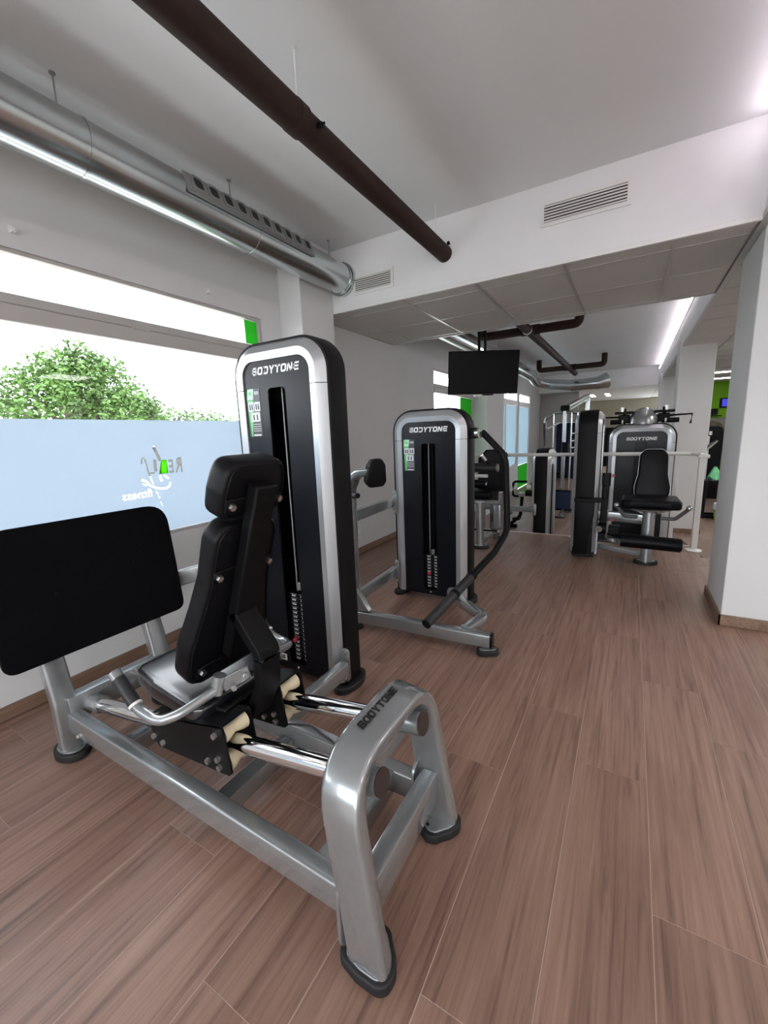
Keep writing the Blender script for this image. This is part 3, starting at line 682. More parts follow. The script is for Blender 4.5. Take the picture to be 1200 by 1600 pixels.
def tower(t, mx, hgt, stack_top=0.42, pin_z=None, slot_top=None, front=True, detail=2, depth=0.20, W=TW, letter_y=0.125, pin=True, stick=True):
    """weight stack tower: local front plane y=0 facing -y, centred on x, base z=0"""
    def A(name, b, m, parent=None, smooth=40, label=None):
        bmesh.ops.transform(b, matrix=mx, verts=b.verts); return t.add(name, b, m, parent, smooth, label)
    so = 0.014                                   # shell stands proud of the trim
    # shell (ring) ------------------------------------------------
    outer = upath(-so, hgt, 0.15, 0.035, 8, W); inner = upath(0.02, hgt, 0.15, 0.06, 8, W)
    b = bmesh.new()
    y0, y1 = 0.035, depth-0.035
    rr = 0.012
    add_strip(b, [upath(0.004, hgt, 0.15, 0.035, 8, W), upath(-so+rr*0.3, hgt, 0.15, 0.035, 8, W), outer, outer, upath(-so+rr*0.3, hgt, 0.15, 0.035, 8, W), upath(0.004, hgt, 0.15, 0.035, 8, W)], [y0, y0, y0+rr, y1-rr, y1, y1])
    add_strip(b, [inner, inner], [y0, y1])
    add_strip(b, [upath(0.004, hgt, 0.15, 0.035, 8, W), inner], [y0, y0]); add_strip(b, [upath(0.004, hgt, 0.15, 0.035, 8, W), inner], [y1, y1])
    bmesh.ops.remove_doubles(b, verts=b.verts, dist=1e-5)
    sh = A('shell', b, 'black')
    A('bottom_rail', box(-W/2+0.01, W/2-0.01, y0+0.01, y1-0.01, 0.035, 0.065, bev=0.004), 'black')
    # trims -------------------------------------------------------
    sides = [(0.0, 1)] + [(depth, -1)]
    zs = hgt-0.212
    for yb, sg in sides:
        for part in ('top', 'l', 'r'):
            b = bmesh.new(); D = [0.0, 0.004, 0.042, 0.078, 0.080]; Y = [0.036, 0.030, 0.0, 0.006, 0.022]
            P = [upath(d, hgt, 0.15, 0.05, 8, W) for d in D]
            if part == 'top': P = [[(p[0][0], zs+0.0015)]+p[1:-1]+[(p[-1][0], zs+0.0015)] for p in P]
            else:
                k = 0 if part == 'l' else -1
                P = [[(p[k][0], 0.05), (p[k][0], zs-0.0015)] for p in P]
            add_strip(b, P, [yb+sg*y for y in Y])
            A('trim_arch' if part == 'top' else 'trim_side', b, 'trim', smooth=30)
    # front panel with slot -----------------------------------------
    po = upath(0.079, hgt, 0.15, 0.045, 6, W)
    st = slot_top or hgt-0.20; sb = 0.085; sw = 0.0575
    hole = [(x, z+(st+sb)/2) for x, z in rrect(2*sw, st-sb, 0.022, 4)]
    fp = A('front_panel', plate(po, [hole[::-1]], 0.006, T(0, 0.014, 0)), 'panel', smooth=None)
    A('rear_panel', plate(po, [], 0.006, T(0, depth-0.02, 0)), 'panel', smooth=None)
    if not front: return
    lt = letters('BODYTONE', 0.305, 0.037); bmesh.ops.transform(lt, matrix=T(0, 0.0138, hgt-letter_y-0.0185), verts=lt.verts)
    A('lettering', lt, 'letter', fp, None, 'white BODYTONE lettering')
    if stick:
        sx, sz = -0.205, hgt-0.205
        sk = A('instruction_sticker', box(sx, sx+0.092, 0.0128, 0.0138, sz-0.235, sz), 'stick_d', fp, None, 'instruction sticker with green stripe')
        def S_(pts, m, y=0.0125): A('sticker_print', plate([(sx+x, sz-z) for x, z in pts], [], 0.0006, T(0, y-0.0004, 0)), m, fp, None)
        S_([(0, 0), (0.05, 0), (0.044, 0.052), (0.004, 0.052)], 'stick_lg'); S_([(0, 0), (0.008, 0), (0.004, 0.052), (0, 0.06)], 'stick_g')
        S_([(0.002, 0.054), (0.044, 0.054), (0.022, 0.235), (0.014, 0.235)], 'stick_g', 0.0123)
        for x0, z0 in ((0.006, 0.064), (0.05, 0.064), (0.022, 0.115)):
            w_ = 0.04 if z0 < 0.1 else 0.062
            S_([(x0, z0), (x0+w_, z0), (x0+w_, z0+0.046), (x0, z0+0.046)], 'stick_w', 0.0118)
            for k in (0.3, 0.68):
                S_([(x0+w_*k-0.004, z0+0.012), (x0+w_*k+0.003, z0+0.010), (x0+w_*k+0.006, z0+0.038), (x0+w_*k-0.003, z0+0.038)], 'stick_d', 0.0110)
        c = [(0.024+0.009*math.cos(a*PI/6), 0.022+0.011*math.sin(a*PI/6)) for a in range(12)]; S_(c, 'stick_g', 0.0118)
        for k in range(4): S_([(0.056+k*0.008, 0.012+0.004*(k % 2)), (0.061+k*0.008, 0.012), (0.061+k*0.008, 0.028), (0.056+k*0.008, 0.03)], 'stick_w', 0.0118)
        for k in range(4): S_([(0.03, 0.172+k*0.011), (0.086, 0.172+k*0.011), (0.086, 0.175+k*0.011), (0.03, 0.175+k*0.011)], 'stick_w', 0.0118)
        S_([(0.03, 0.224), (0.082, 0.224), (0.082, 0.231), (0.03, 0.231)], 'letter', 0.0118)
    if detail < 2: return
    # stack ----------------------------------------------------------
    n = int((stack_top-0.09)/0.0245); pm = None; lm = None
    for i in range(n):
        z = 0.09+i*0.0245
        pl = A('weight_plate', box(-0.085, 0.085, 0.045, 0.115, z, z+0.0225, bev=0.0015), 'blackm', None, None)
        for xs_ in (-0.034, 0.026):
            for k in range(2):
                A('number_label', box(xs_+k*0.014-0.002, xs_+k*0.014+0.009, 0.0442, 0.0449, z+0.007, z+0.0135), 'letter', pl, None)
            A('number_rule', box(xs_-0.008, xs_+0.03, 0.0442, 0.0449, z+0.0185, z+0.0200), 'stick_w', pl, None)
    for x in (-0.03, 0.034):
        A('guide_rod', cyl((x, 0.085, 0.09), (x, 0.085, st+0.04), 0.0045, 10), 'galv_d')
    A('lift_cable', cyl((0.006, 0.07, stack_top+0.03), (0.006, 0.07, st+0.04), 0.003, 8), 'blackm')
    A('cable_yoke', box(-0.012, 0.02, 0.06, 0.08, stack_top-0.005, stack_top+0.04, bev=0.004), 'bolt')
    if pin:
        pz = pin_z or 0.2
        A('selector_pin', lathe([(0.004, 0), (0.005, 0.02), (0.013, 0.022), (0.015, 0.032), (0.011, 0.04), (0.004, 0.043)], 14, T(-0.012, 0.05, pz) @ RX(90)), 'red', None, 40, 'red selector pin knob')
    A('panel_screw', lathe([(0.008, 0), (0.007, 0.003), (0.003, 0.005)], 12, T(0.0, 0.014, 0.066) @ RX(90)), 'chrome', fp)
    # feet -----------------------------------------------------------
    for sx in (-1, 1):
        ol = [(0.055*math.cos(a)*(1+0.14*math.cos(3*a)), (0.5*depth+0.03)*math.sin(a)*(1+0.1*math.cos(2*a))) for a in [2*PI*k/24 for k in range(24)]]
        f = A('foot', plate(ol, [], 0.035, T(sx*(W/2-0.012), depth/2, 0.0) @ RX(-90) @ T(0, -0.036, 0), bev=0.006), 'rubber')
        A('foot_pillar', box(sx*(W/2-0.012)-0.028, sx*(W/2-0.012)+0.028, 0.045, depth-0.045, 0.03, 0.06), 'black', f)

def foot_pad(t, c, rx, ry, h=0.034, ang=0, lobes=True, cap=True):
    ol = []
    for k in range(36):
        a = 2*PI*k/36; r = 1+(0.16*math.cos(3*a) if lobes else 0)
        ol.append((rx*math.cos(a)*r, ry*math.sin(a)*r))
    mx = T(c[0], c[1], c[2]) @ RZ(ang)
    f = t.add('rubber_foot', plate(ol, [], h, mx @ RX(-90) @ T(0, -h, 0), bev=0.006), 'rubber')
    if cap:
        t.add('foot_plate', plate([(x*0.78, y*0.78) for x, y in ol], [], 0.006, mx @ RX(-90) @ T(0, -h-0.004, 0), bev=0.0015), 'silver', f)
        t.add('foot_screw', cyl((c[0]+rx*0.55, c[1]+ry*0.3, c[2]+h), (c[0]+rx*0.55, c[1]+ry*0.3, c[2]+h+0.006), 0.005, 8), 'letter_d', f)
    return f

def pad(outline, th, mx, bev):
    """upholstered pad, thickness along +y, soft edges"""
    return plate(outline, [], th, mx, bev=bev)

def flange(t, c, nrm, h, w=0.05, up=(0, 0, 1), bolts=True, m='silver', th=0.01):
    """rounded bolt plate, normal nrm, long along up"""
    n = Vector(nrm).normalized(); u = Vector(up).normalized(); s = u.cross(n).normalized()
    mx = Matrix(((s.x, n.x, u.x, c[0]), (s.y, n.y, u.y, c[1]), (s.z, n.z, u.z, c[2]), (0, 0, 0, 1)))
    f = t.add('bolt_plate', plate(rrect(w, h, w*0.48, 5), [], th, mx @ T(0, -th/2, 0), bev=0.002), m)
    if bolts:
        for sg in (-1, 1):
            p = Vector(c)+u*(sg*(h/2-w*0.45))+n*th/2; t.bolt(p, n, 0.010, 0.009, f)
    return f

# ================================================================ LEG PRESS (with tall tower)
YC = 0.878
lp = Thing('leg_press_machine', 'silver and black leg press with tilted back pad, black footplate and the tallest weight tower', 'gym machine', (-1.25, YC, 0.0))
tower(lp, T(-1.495, 1.53, 0), 1.755, stack_top=0.50, pin_z=0.225, slot_top=1.545)
wl = letters('BODYTONE', 0.135, 0.020); bmesh.ops.transform(wl, matrix=T(-1.655, 1.5425, 0.097), verts=wl.verts)
st = lp.add('maker_label', box(-1.735, -1.575, 1.5430, 1.5440, 0.088, 0.126), 'letter', None, None, 'small white maker label')
lp.add('label_print', wl, 'letter_d', st, None)
# front bracket
def bx_(z): return -0.470-0.155*z
path = [(bx_(z), y, z) for y, z in [(v.x, v.y) for v in fillet([Vector((0.652, 0.03, 0)), Vector((0.664, 0.527, 0)), Vector((1.092, 0.527, 0)), Vector((1.104, 0.03, 0))], 0.135, 9)]]
sec = rrect(0.108, 0.046, 0.013, 3)
b = bmesh.new(); rings = []
for i, p in enumerate(path):
    p = Vector(p); a = Vector(path[max(i-1, 0)]); c = Vector(path[min(i+1, len(path)-1)]); d = (c-a).normalized()
    s = Vector((1, 0, -0.15)); s = (s-d*s.dot(d)).normalized(); u = d.cross(s).normalized()
    rings.append([b.verts.new(p+s*x+u*y) for x, y in sec])
for r0, r1 in zip(rings, rings[1:]):
    for j in range(len(sec)): b.faces.new((r0[j], r0[(j+1) % len(sec)], r1[(j+1) % len(sec)], r1[j]))
b.faces.new(rings[0][::-1]); b.faces.new(rings[-1])
fb = lp.add('front_bracket', b, 'silver', None, 50, 'silver arch-shaped front bracket')
lt = letters('BODYTONE', 0.190, 0.024, 0.0012)
mx = T(bx_(0.55)+0.002, YC+0.005, 0.5520) @ RY(8.5) @ RZ(90) @ RX(-90)
bmesh.ops.transform(lt, matrix=mx, verts=lt.verts); lp.add('lettering', lt, 'letter_d', fb, None, 'black BODYTONE lettering')
for y, sg in ((0.665, 1), (1.093, -1)):
    ol = [(-0.090, -0.005), (-0.075, -0.038), (-0.02, -0.050), (0.04, -0.050), (0.062, -0.035), (0.066, 0.0), (0.05, 0.03), (0.03, 0.05), (0.012, 0.072), (-0.02, 0.078), (-0.045, 0.06), (-0.055, 0.035), (-0.08, 0.022)]
    ol2 = [(v.x, v.y) for v in fillet([Vector((*p, 0)) for p in ol+ol[:2]], 0.03, 3)][1:-1]
    ol2 = [(x, yy*sg) for x, yy in ol2]
    if sg < 0: ol2 = ol2[::-1]
    f = lp.add('rubber_foot', plate(ol2, [], 0.032, T(-0.475, y, 0.002) @ RX(-90) @ T(0, -0.032, 0), bev=0.005), 'rubber')
    lp.add('foot_plate', plate([(x*0.80, yy*0.80) for x, yy in ol2], [], 0.007, T(-0.475, y, 0.002) @ RX(-90) @ T(0, -0.037, 0), bev=0.002), 'silver', f)
    lp.add('foot_hole', cyl((-0.50, y+sg*0.045, 0.037), (-0.50, y+sg*0.045, 0.0405), 0.006, 10), 'letter_d', f)
lp.add('cross_bar', box(-0.528, -0.474, 0.68, 1.078, 0.118, 0.222, bev=0.006, seg=2), 'silver')
lp.add('cross_bar', box(-0.670, -0.620, 0.70, 1.06, 0.112, 0.190, bev=0.005, seg=2), 'silver')
for y in (0.685, 1.071):
    lb = lp.add('base_bar', bar((-1.985, y, 0.152), (-0.545, y, 0.147), 0.052, 0.088, 0.008), 'silver')
    f = flange(lp, (-0.548, y-(0.012 if y < 0.8 else -0.012), 0.135), (1, 0, 0), 0.21, 0.085, bolts=False)
    lp.bolt((-1.90, y-0.028, 0.12), (0, -1, 0), 0.008, 0.006, lb)
for x, z0 in ((-1.655, 0.06), (-1.10, 0.055)):
    lp.add('cross_bar', box(x-0.03, x+0.03, 0.712, 1.045, z0+0.02, z0+0.09, bev=0.005, seg=2), 'silver')
lp.add('cross_bar', box(-2.025, -1.965, 0.67, 1.086, 0.150, 0.262, bev=0.006, seg=2), 'silver')
# rods
RS = 0.172
def rodz(x): return 0.45+RS*(x+0.485)
for y in (0.757, 0.998):
    r = lp.add('slide_rod', cyl((-1.93, y, rodz(-1.93)), (-0.56, y, rodz(-0.56)), 0.0285, 28), 'chrome')
    lp.add('rod_sleeve', cyl((-0.60, y, rodz(-0.60)), (-0.487, y, rodz(-0.487)), 0.036, 28), 'silver', r)
    lp.add('rod_plug', cyl((-0.487, y, rodz(-0.487)), (-0.482, y, rodz(-0.482)), 0.034, 28), 'brownplug', r)
    lp.add('rod_collar', cyl((-1.975, y, rodz(-1.975)), (-1.895, y, rodz(-1.895)), 0.037, 28), 'silver', r)
lp.add('stop_bumper', box(-0.628, -0.60, 0.795, 0.96, 0.40, 0.448, bev=0.008), 'rubber')
lp.add('bracket_tie', box(-0.575, -0.545, 0.69, 1.066, 0.385, 0.432, bev=0.005, seg=2), 'silver')
# carriage boxes
ang = math.degrees(math.atan(RS))
for y, sg in ((0.757, -1), (0.998, 1)):
    c = Vector((-1.205, y, rodz(-1.205)+0.012)); mx = T(*c) @ RY(-ang)
    b = None
    prof = [(-0.205, 0.055), (0.203, 0.078), (0.208, 0.07), (0.205, -0.075), (0.19, -0.085), (-0.18, -0.06), (-0.205, -0.04)]
    for yy in (-0.056, 0.050): b = plate(prof, [], 0.006, mx @ T(0, yy, 0), bm=b)
    b = plate([(-0.205, 0.050), (0.203, 0.073), (0.203, 0.079), (-0.205, 0.056)], [], 0.112, mx @ T(0, -0.056, 0), bm=b)
    cb = lp.add('carriage_box', b, 'blackm', None, None)
    for x, z, rz in ((0.175, 0.040, 0.030), (0.172, -0.052, 0.030), (-0.17, 0.035, 0.024), (-0.17, -0.04, 0.024)):
        rl = lathe([(0.012, -0.047), (rz, -0.044), (rz*0.95, -0.03), (rz*0.62, 0.0), (rz*0.95, 0.03), (rz, 0.044), (0.012, 0.047)], 20, mx @ T(x, 0, z) @ RX(90))
        lp.add('guide_roller', rl, 'cream', cb)
    for x, z in ((0.165, 0.045), (0.10, -0.052), (0.155, -0.062), (0.155, -0.035), (-0.145, -0.038), (-0.195, -0.022)):
        p = mx @ Vector((x, -0.056 if True else 0, z)); lp.bolt(p, (0, -1, 0), 0.0105, 0.010, cb)
    if sg > 0:
        p = mx @ Vector((0.12, -0.058, 0.04)); lp.bolt(p, (0, -1, 0), 0.012, 0.010, cb)
mx = T(-1.205, YC, rodz(-1.205)+0.012) @ RY(-ang)
lp.add('carriage_bridge', box(-0.06, 0.12, -0.068, 0.068, 0.0, 0.055, bev=0.005, mx=mx), 'blackm')
lp.add('seat_support', box(-0.19, 0.14, -0.11, 0.11, 0.05, 0.085, bev=0.006, mx=mx), 'blackm')
lp.add('pull_cable', tube([(-1.05, 0.93, 0.30), (-0.95, 1.02, 0.26), (-0.85, 1.04, 0.2)], 0.004, 8), 'letter_d')
# seat
so = [(-1.545, 0.765), (-1.525, 0.735), (-1.40, 0.715), (-1.16, 0.705), (-1.13, 0.73), (-1.13, 1.026), (-1.16, 1.051), (-1.40, 1.041), (-1.525, 1.021), (-1.545, 0.991)]
so = [(v.x, v.y) for v in fillet([Vector((*p, 0)) for p in so+so[:2]], 0.03, 4)][1:-1]
b = plate([(x, y) for x, y in so], [], 0.072, RX(-90) @ T(0, -0.072, 0), bev=0.018)
bmesh.ops.transform(b, matrix=T(-1.33, 0, 0.405) @ RY(4) @ T(1.33, 0, 0), verts=b.verts)
lp.add('seat_pad', b, 'seatv', None, 50)
# back rest : frame local (x across=Y, y= thickness towards +X side is 0, z along the lean)
LE = 19.8
def back_mx(): return Matrix(((0, math.cos(math.radians(LE)), math.sin(math.radians(LE)), -1.198), (1, 0, 0, YC), (0, -math.sin(math.radians(LE)), math.cos(math.radians(LE)), 0.500), (0, 0, 0, 1)))
BM = back_mx()
def soft(pts, r, n=5):
    pts = [Vector((*p, 0)) for p in pts]
    if isinstance(r, list): r = r[1:]+r[:1]
    return [(v.x, v.y) for v in fillet(pts+pts[:2], r, n)][1:-1]
half = [(0.0, 0.0), (0.13, 0.0), (0.165, 0.05), (0.166, 0.16), (0.138, 0.29), (0.121, 0.40), (0.122, 0.55), (0.09, 0.592), (0.0, 0.595)]
ol = soft([(x, z) for x, z in half[1:-1]] + [(-x, z) for x, z in half[1:-1]][::-1], 0.09)
bp = lp.add('back_pad', pad(ol, 0.075, BM @ T(0, -0.075, 0), 0.017), 'vinyl', None, 60)
ol_in = [(x*0.90, 0.297+(z-0.297)*0.95) for x, z in ol]
def pipe_loop(o, y, r, mx): 
    pts = [mx @ Vector((x, y, z)) for x, z in o]; return sweep(pts+[pts[0]], circ(r, 6), cap=False)
lp.add('piping', pipe_loop([(x*0.925, 0.297+(z-0.297)*0.965) for x, z in ol], 0.001, 0.0028, BM), 'vinyl', bp)
hl = soft([(-0.118, 0.603), (0.118, 0.603), (0.122, 0.69), (0.108, 0.783), (-0.108, 0.783), (-0.122, 0.69)], 0.05)
hp = lp.add('head_pad', pad(hl, 0.085, BM @ T(0, -0.085, 0), 0.02), 'vinyl', None, 60)
lp.add('piping', pipe_loop([(x*0.90, 0.705+(z-0.705)*0.88) for x, z in hl], 0.001, 0.0028, BM), 'vinyl', hp)
# spine
sp = lp.add('spine_tube', box(-0.043, 0.043, 0.002, 0.045, 0.10, 0.722, bev=0.006, mx=BM), 'blackm')
sp2 = lp.add('spine_strut', sweep(fillet([(-1.085, YC, 0.745), (-0.985, YC, 0.620), (-0.995, YC, 0.50), (-1.055, YC, 0.385)], 0.05, 5), rrect(0.086, 0.036, 0.004), up=(0, 0, 1)), 'blackm')
for z, w in ((0.655, 0.11), (0.42, 0.118), (0.06, 0.13)):
    mt = lp.add('pad_mount', box(-w, w, 0.001, 0.007, z-0.022, z+0.022, bev=0.002, mx=BM), 'blackm')
    for sg in (-1, 1):
        p = BM @ Vector((sg*(w-0.018), 0.007, z)); n = (BM.to_3x3() @ Vector((0, 1, 0)))
        lp.bolt(p, n, 0.0115, 0.010, mt)
# handles
for sg in (-1, 1):
    Yh = lambda d: YC+sg*d
    pts = [(-1.370, Yh(0.278), 0.585), (-1.262, Yh(0.278), 0.492), (-1.175, Yh(0.274), 0.478), (-1.118, Yh(0.236), 0.500), (-1.075, Yh(0.118), 0.535)]
    h = lp.add('hand_grip', tube(fillet(pts, 0.09, 7), 0.0155, 18), 'silver', None, 60)
    d = (Vector(pts[1])-Vector(pts[0])).normalized(); a = Vector(pts[0])
    lp.add('grip_sleeve', cyl(a+d*0.02, a+d*0.118, 0.0195, 22), 'grip', h)
    lp.add('grip_cap', cyl(a-d*0.006, a+d*0.02, 0.0205, 22), 'silver', h); lp.add('grip_ring', cyl(a+d*0.118, a+d*0.126, 0.0205, 22), 'white', h)
    br = lp.add('grip_bracket', box(-0.045, 0.045, -0.004, 0.004, -0.024, 0.024, bev=0.003, mx=T(-1.045, Yh(0.082), 0.552) @ RZ(-sg*62) @ RY(-14)), 'silver')
    lp.add('bracket_ear', cyl((-1.085, Yh(0.128), 0.515), (-1.075, Yh(0.118), 0.575), 0.020, 14), 'silver', br)
    for k in (-0.02, 0.02): lp.bolt((-1.030+k*0.3, Yh(0.082-k), 0.545+k*0.6), (0.9, sg*0.4, 0), 0.009, 0.009, br)
# footplate and posts
PT = RY(-6.2)
pl = soft([(-0.375, 0.0), (0.375, 0.0), (0.375, 0.56), (-0.375, 0.56)], 0.06, 6)
pl = [(x, z) for x, z in pl]
b = plate(soft([(-0.377, -0.285), (0.377, -0.285), (0.377, 0.275), (-0.377, 0.275)], [0.05, 0.05, 0.11, 0.11][0:4], 7), [], 0.022, bev=0.004)
bmesh.ops.transform(b, matrix=T(-2.025, YC, 0.722) @ PT @ RZ(90), verts=b.verts)
fpl = lp.add('footplate', b, 'plate', None, None, 'large matte black footplate')
for dy, dz in ((-0.16, -0.02), (0.16, 0.03)):
    p = Vector((-2.022, YC+dy, 0.72+dz)); lp.bolt(p+Vector((-0.002, 0, 0)), (1, 0, 0.1), 0.008, 0.006, fpl, 'plate_screw', 'blackm')
for y in (0.665, 1.092):
    ps = lp.add('post', sweep(fillet([(-2.00, y, 0.03), (-2.00, y, 0.24), (-2.065, y, 0.50), (-2.085, y, 0.80)], 0.1, 4), rrect(0.085, 0.055, 0.012), up=(1, 0, 0)), 'silver')
    foot_pad(lp, (-2.0, y, 0.002), 0.085, 0.062, lobes=False)
ub = lp.add('link_bar', sweep([(-2.095, 1.09, 0.570), (-2.075, 1.25, 0.580), (-2.02, 1.33, 0.595), (-1.83, 1.51, 0.645)], rrect(0.045, 0.085, 0.008)), 'silver')
lp.add('link_bar', bar((-1.812, 1.49, 0.645), (-1.812, 1.56, 0.645), 0.03, 0.085, 0.008), 'silver')
lp.add('link_bar', bar((-1.172, 1.09, 0.155), (-1.172, 1.53, 0.155), 0.052, 0.075, 0.008), 'silver')
flange(lp, (-1.178, 1.548, 0.165), (0.25, -1, 0), 0.18, 0.05)

# ================================================================ STANDING HIP MACHINE (with lower tower)
hm = Thing('hip_machine', 'silver and black standing hip machine with a bent black lever and a small round pad', 'gym machine', (-1.3, 2.5, 0.0))
tower(hm, T(-1.297, 2.85, 0), 1.462, stack_top=0.36, pin_z=0.215, slot_top=1.225, letter_y=0.135)
ps = hm.add('post', sweep(fillet([(-1.56, 2.195, 0.09), (-1.555, 2.20, 0.96), (-1.50, 2.2, 1.065), (-1.385, 2.2, 1.075)], [0.12, 0.09], 6), rrect(0.05, 0.085, 0.012), up=(0, 1, 0)), 'silver')
lt = letters('BODYTONE', 0.17, 0.020); bmesh.ops.transform(lt, matrix=T(-1.5337, 2.197, 0.50) @ RZ(90) @ RY(90) @ T(0, 0, -0.01), verts=lt.verts)
hm.add('lettering', lt, 'letter_d', ps, None)
hm.add('post_sleeve', box(-1.60, -1.525, 2.135, 2.155, 0.70, 0.90, bev=0.006), 'silver', ps)
ol = soft([(-0.075, -0.055), (-0.05, -0.088), (0.05, -0.088), (0.075, -0.055), (0.06, 0.05), (0.03, 0.09), (-0.03, 0.09), (-0.06, 0.05)], 0.03)
mx = T(-1.335, 2.20, 1.065) @ RZ(68) @ RX(8)
hpd = hm.add('round_pad', plate(ol, [], 0.045, mx, bev=0.014), 'vinyl', None, 60)
hm.add('pad_backing', plate([(x*0.93, z*0.93) for x, z in ol], [], 0.016, mx @ T(0, 0.043, 0), bev=0.003), 'black', hpd)
gp = hm.add('hand_grip', cyl((-1.545, 2.17, 0.925), (-1.445, 2.12, 0.935), 0.017, 16), 'grip')
hm.add('grip_cap', cyl((-1.445, 2.12, 0.935), (-1.438, 2.116, 0.9355), 0.016, 16), 'black', gp)
for z, h in ((0.775, 0.075), (0.205, 0.075)):
    hm.add('link_bar', bar((-1.565, 2.21, z), (-1.605, 2.84, z), 0.045, h, 0.008), 'silver')
    flange(hm, (-1.580, 2.838, z), (-0.35, -1, 0), 0.19, 0.045)
hm.add('base_bar', bar((-1.60, 2.195, 0.092), (-0.645, 2.262, 0.085), 0.062, 0.085, 0.012), 'silver')
hm.add('bar_end_cap', bar((-0.647, 2.2619, 0.085), (-0.632, 2.263, 0.085), 0.060, 0.083, 0.012), 'black')
hm.add('gusset', plate([(-1.57, 0.13), (-1.43, 0.15), (-1.47, 0.20), (-1.54, 0.30), (-1.57, 0.30)], [], 0.05, T(0, 2.172, 0), bev=0.006), 'silver')
foot_pad(hm, (-0.665, 2.262, 0.002), 0.062, 0.062); foot_pad(hm, (-1.575, 2.195, 0.002), 0.06, 0.06)
hm.add('curved_brace', sweep(fillet([(-1.10, 2.845, 0.085), (-0.93, 2.62, 0.12), (-0.74, 2.47, 0.125), (-0.80, 2.27, 0.115)], [0.15, 0.09], 7), rrect(0.07, 0.06, 0.014)), 'silver')
flange(hm, (-1.11, 2.842, 0.085), (0, -1, 0), 0.11, 0.075, bolts=False)
# lever
hm.add('pivot_block', box(-0.99, -0.945, 2.90, 2.97, 1.25, 1.325, bev=0.008), 'blackm')
pv = hm.add('pivot_cap', cyl((-0.945, 2.925, 1.287), (-0.915, 2.91, 1.287), 0.034, 24), 'bolt')
hm.add('pivot_screw', cyl((-0.915, 2.91, 1.287), (-0.911, 2.908, 1.287), 0.010, 10), 'letter_d', pv)
lv = [(-0.945, 2.94, 1.290), (-0.905, 2.94, 1.287), (-0.765, 2.93, 1.145), (-0.742, 2.93, 1.08), (-0.722, 2.93, 0.60), (-0.755, 2.72, 0.49), (-0.925, 1.985, 0.253)]
hm.add('lever_arm', tube(fillet(lv, [0.02, 0.06, 0.1, 0.11, 0.05], 6), 0.0225, 18), 'blackm', None, 60)
a, c = Vector(lv[5]), Vector(lv[6])
g = hm.add('lever_grip', cyl(a.lerp(c, 0.38), c+(c-a)*0.004, 0.0285, 22), 'grip'); hm.add('grip_cap', cyl(c+(c-a)*0.004, c+(c-a)*0.012, 0.0285, 22), 'black', g)
hm.add('grip_ring', cyl(a.lerp(c, 0.36), a.lerp(c, 0.40), 0.031, 22), 'blackm', g); hm.add('grip_ring', cyl(a.lerp(c, 0.62), a.lerp(c, 0.65), 0.0315, 22), 'blackm', g)

# ================================================================ LEG CURL BEHIND THE HIP MACHINE
t = Thing('leg_curl_machine', 'leg curl machine with stacked rollers behind the hip machine', 'gym machine', (-1.4, 4.6, 0.0))
t.add('front_post', cyl((-1.405, 4.47, 0.03), (-1.42, 4.49, 0.52), 0.042, 20), 'silver'); foot_pad(t, (-1.40, 4.47, 0.002), 0.085, 0.06)
t.add('rear_post', bar((-1.36, 4.98, 0.03), (-1.33, 4.80, 0.52), 0.07, 0.12, 0.02, up=(0, 1, 0)), 'silver'); foot_pad(t, (-1.365, 5.0, 0.002), 0.085, 0.06)
t.add('base_rail', bar((-1.41, 4.5, 0.075), (-1.365, 4.96, 0.075), 0.05, 0.06, 0.01), 'silver')
t.add('seat_frame', box(-1.85, -1.20, 4.50, 4.76, 0.50, 0.55, bev=0.012), 'silver'); t.add('seat_pad', box(-1.95, -1.28, 4.47, 4.80, 0.55, 0.645, bev=0.03, seg=3), 'vinyl')
t.add('side_plate', box(-1.215, -1.20, 4.50, 4.74, 0.49, 0.62, bev=0.006), 'silver')
r1 = t.add('upper_roller', cyl((-1.95, 4.56, 0.90), (-1.25, 4.56, 0.90), 0.052, 24), 'grip'); t.add('roller_cap', cyl((-1.25, 4.56, 0.90), (-1.235, 4.56, 0.90), 0.046, 24), 'silver', r1)
r2 = t.add('lower_roller', cyl((-1.95, 4.5, 0.725), (-1.345, 4.5, 0.725), 0.047, 24), 'vinyl'); t.add('roller_cap', cyl((-1.345, 4.5, 0.725), (-1.335, 4.5, 0.725), 0.03, 20), 'chrome', r2)
t.add('roller_axle', cyl((-1.60, 4.54, 0.81), (-1.345, 4.54, 0.81), 0.02, 16), 'white')
t.add('back_pad', plate(soft([(-0.16, -0.24), (0.17, -0.24), (0.17, 0.20), (0.10, 0.245), (-0.08, 0.245), (-0.16, 0.15)], 0.05), [], 0.07, T(-1.345, 4.74, 0.845) @ RZ(25), bev=0.02), 'vinyl', None, 60)
t.add('lever_knob', cyl((-1.36, 4.52, 0.98), (-1.40, 4.5, 1.04), 0.018, 14), 'bolt'); t.add('lever_stem', cyl((-1.30, 4.56, 0.92), (-1.37, 4.515, 0.99), 0.015, 12), 'blackm')
t.add('adjust_rod', cyl((-1.65, 4.5, 0.205), (-1.21, 4.5, 0.205), 0.012, 12), 'blackm'); t.add('adjust_knob', cyl((-1.215, 4.5, 0.205), (-1.18, 4.5, 0.205), 0.02, 14), 'bolt')
t.add('weight_pod', box(-1.36, -1.22, 4.66, 4.84, 0.17, 0.50, bev=0.03, seg=3), 'silver'); t.add('lock_slot', box(-1.34, -1.315, 4.655, 4.662, 0.27, 0.36, bev=0.004), 'letter_d')

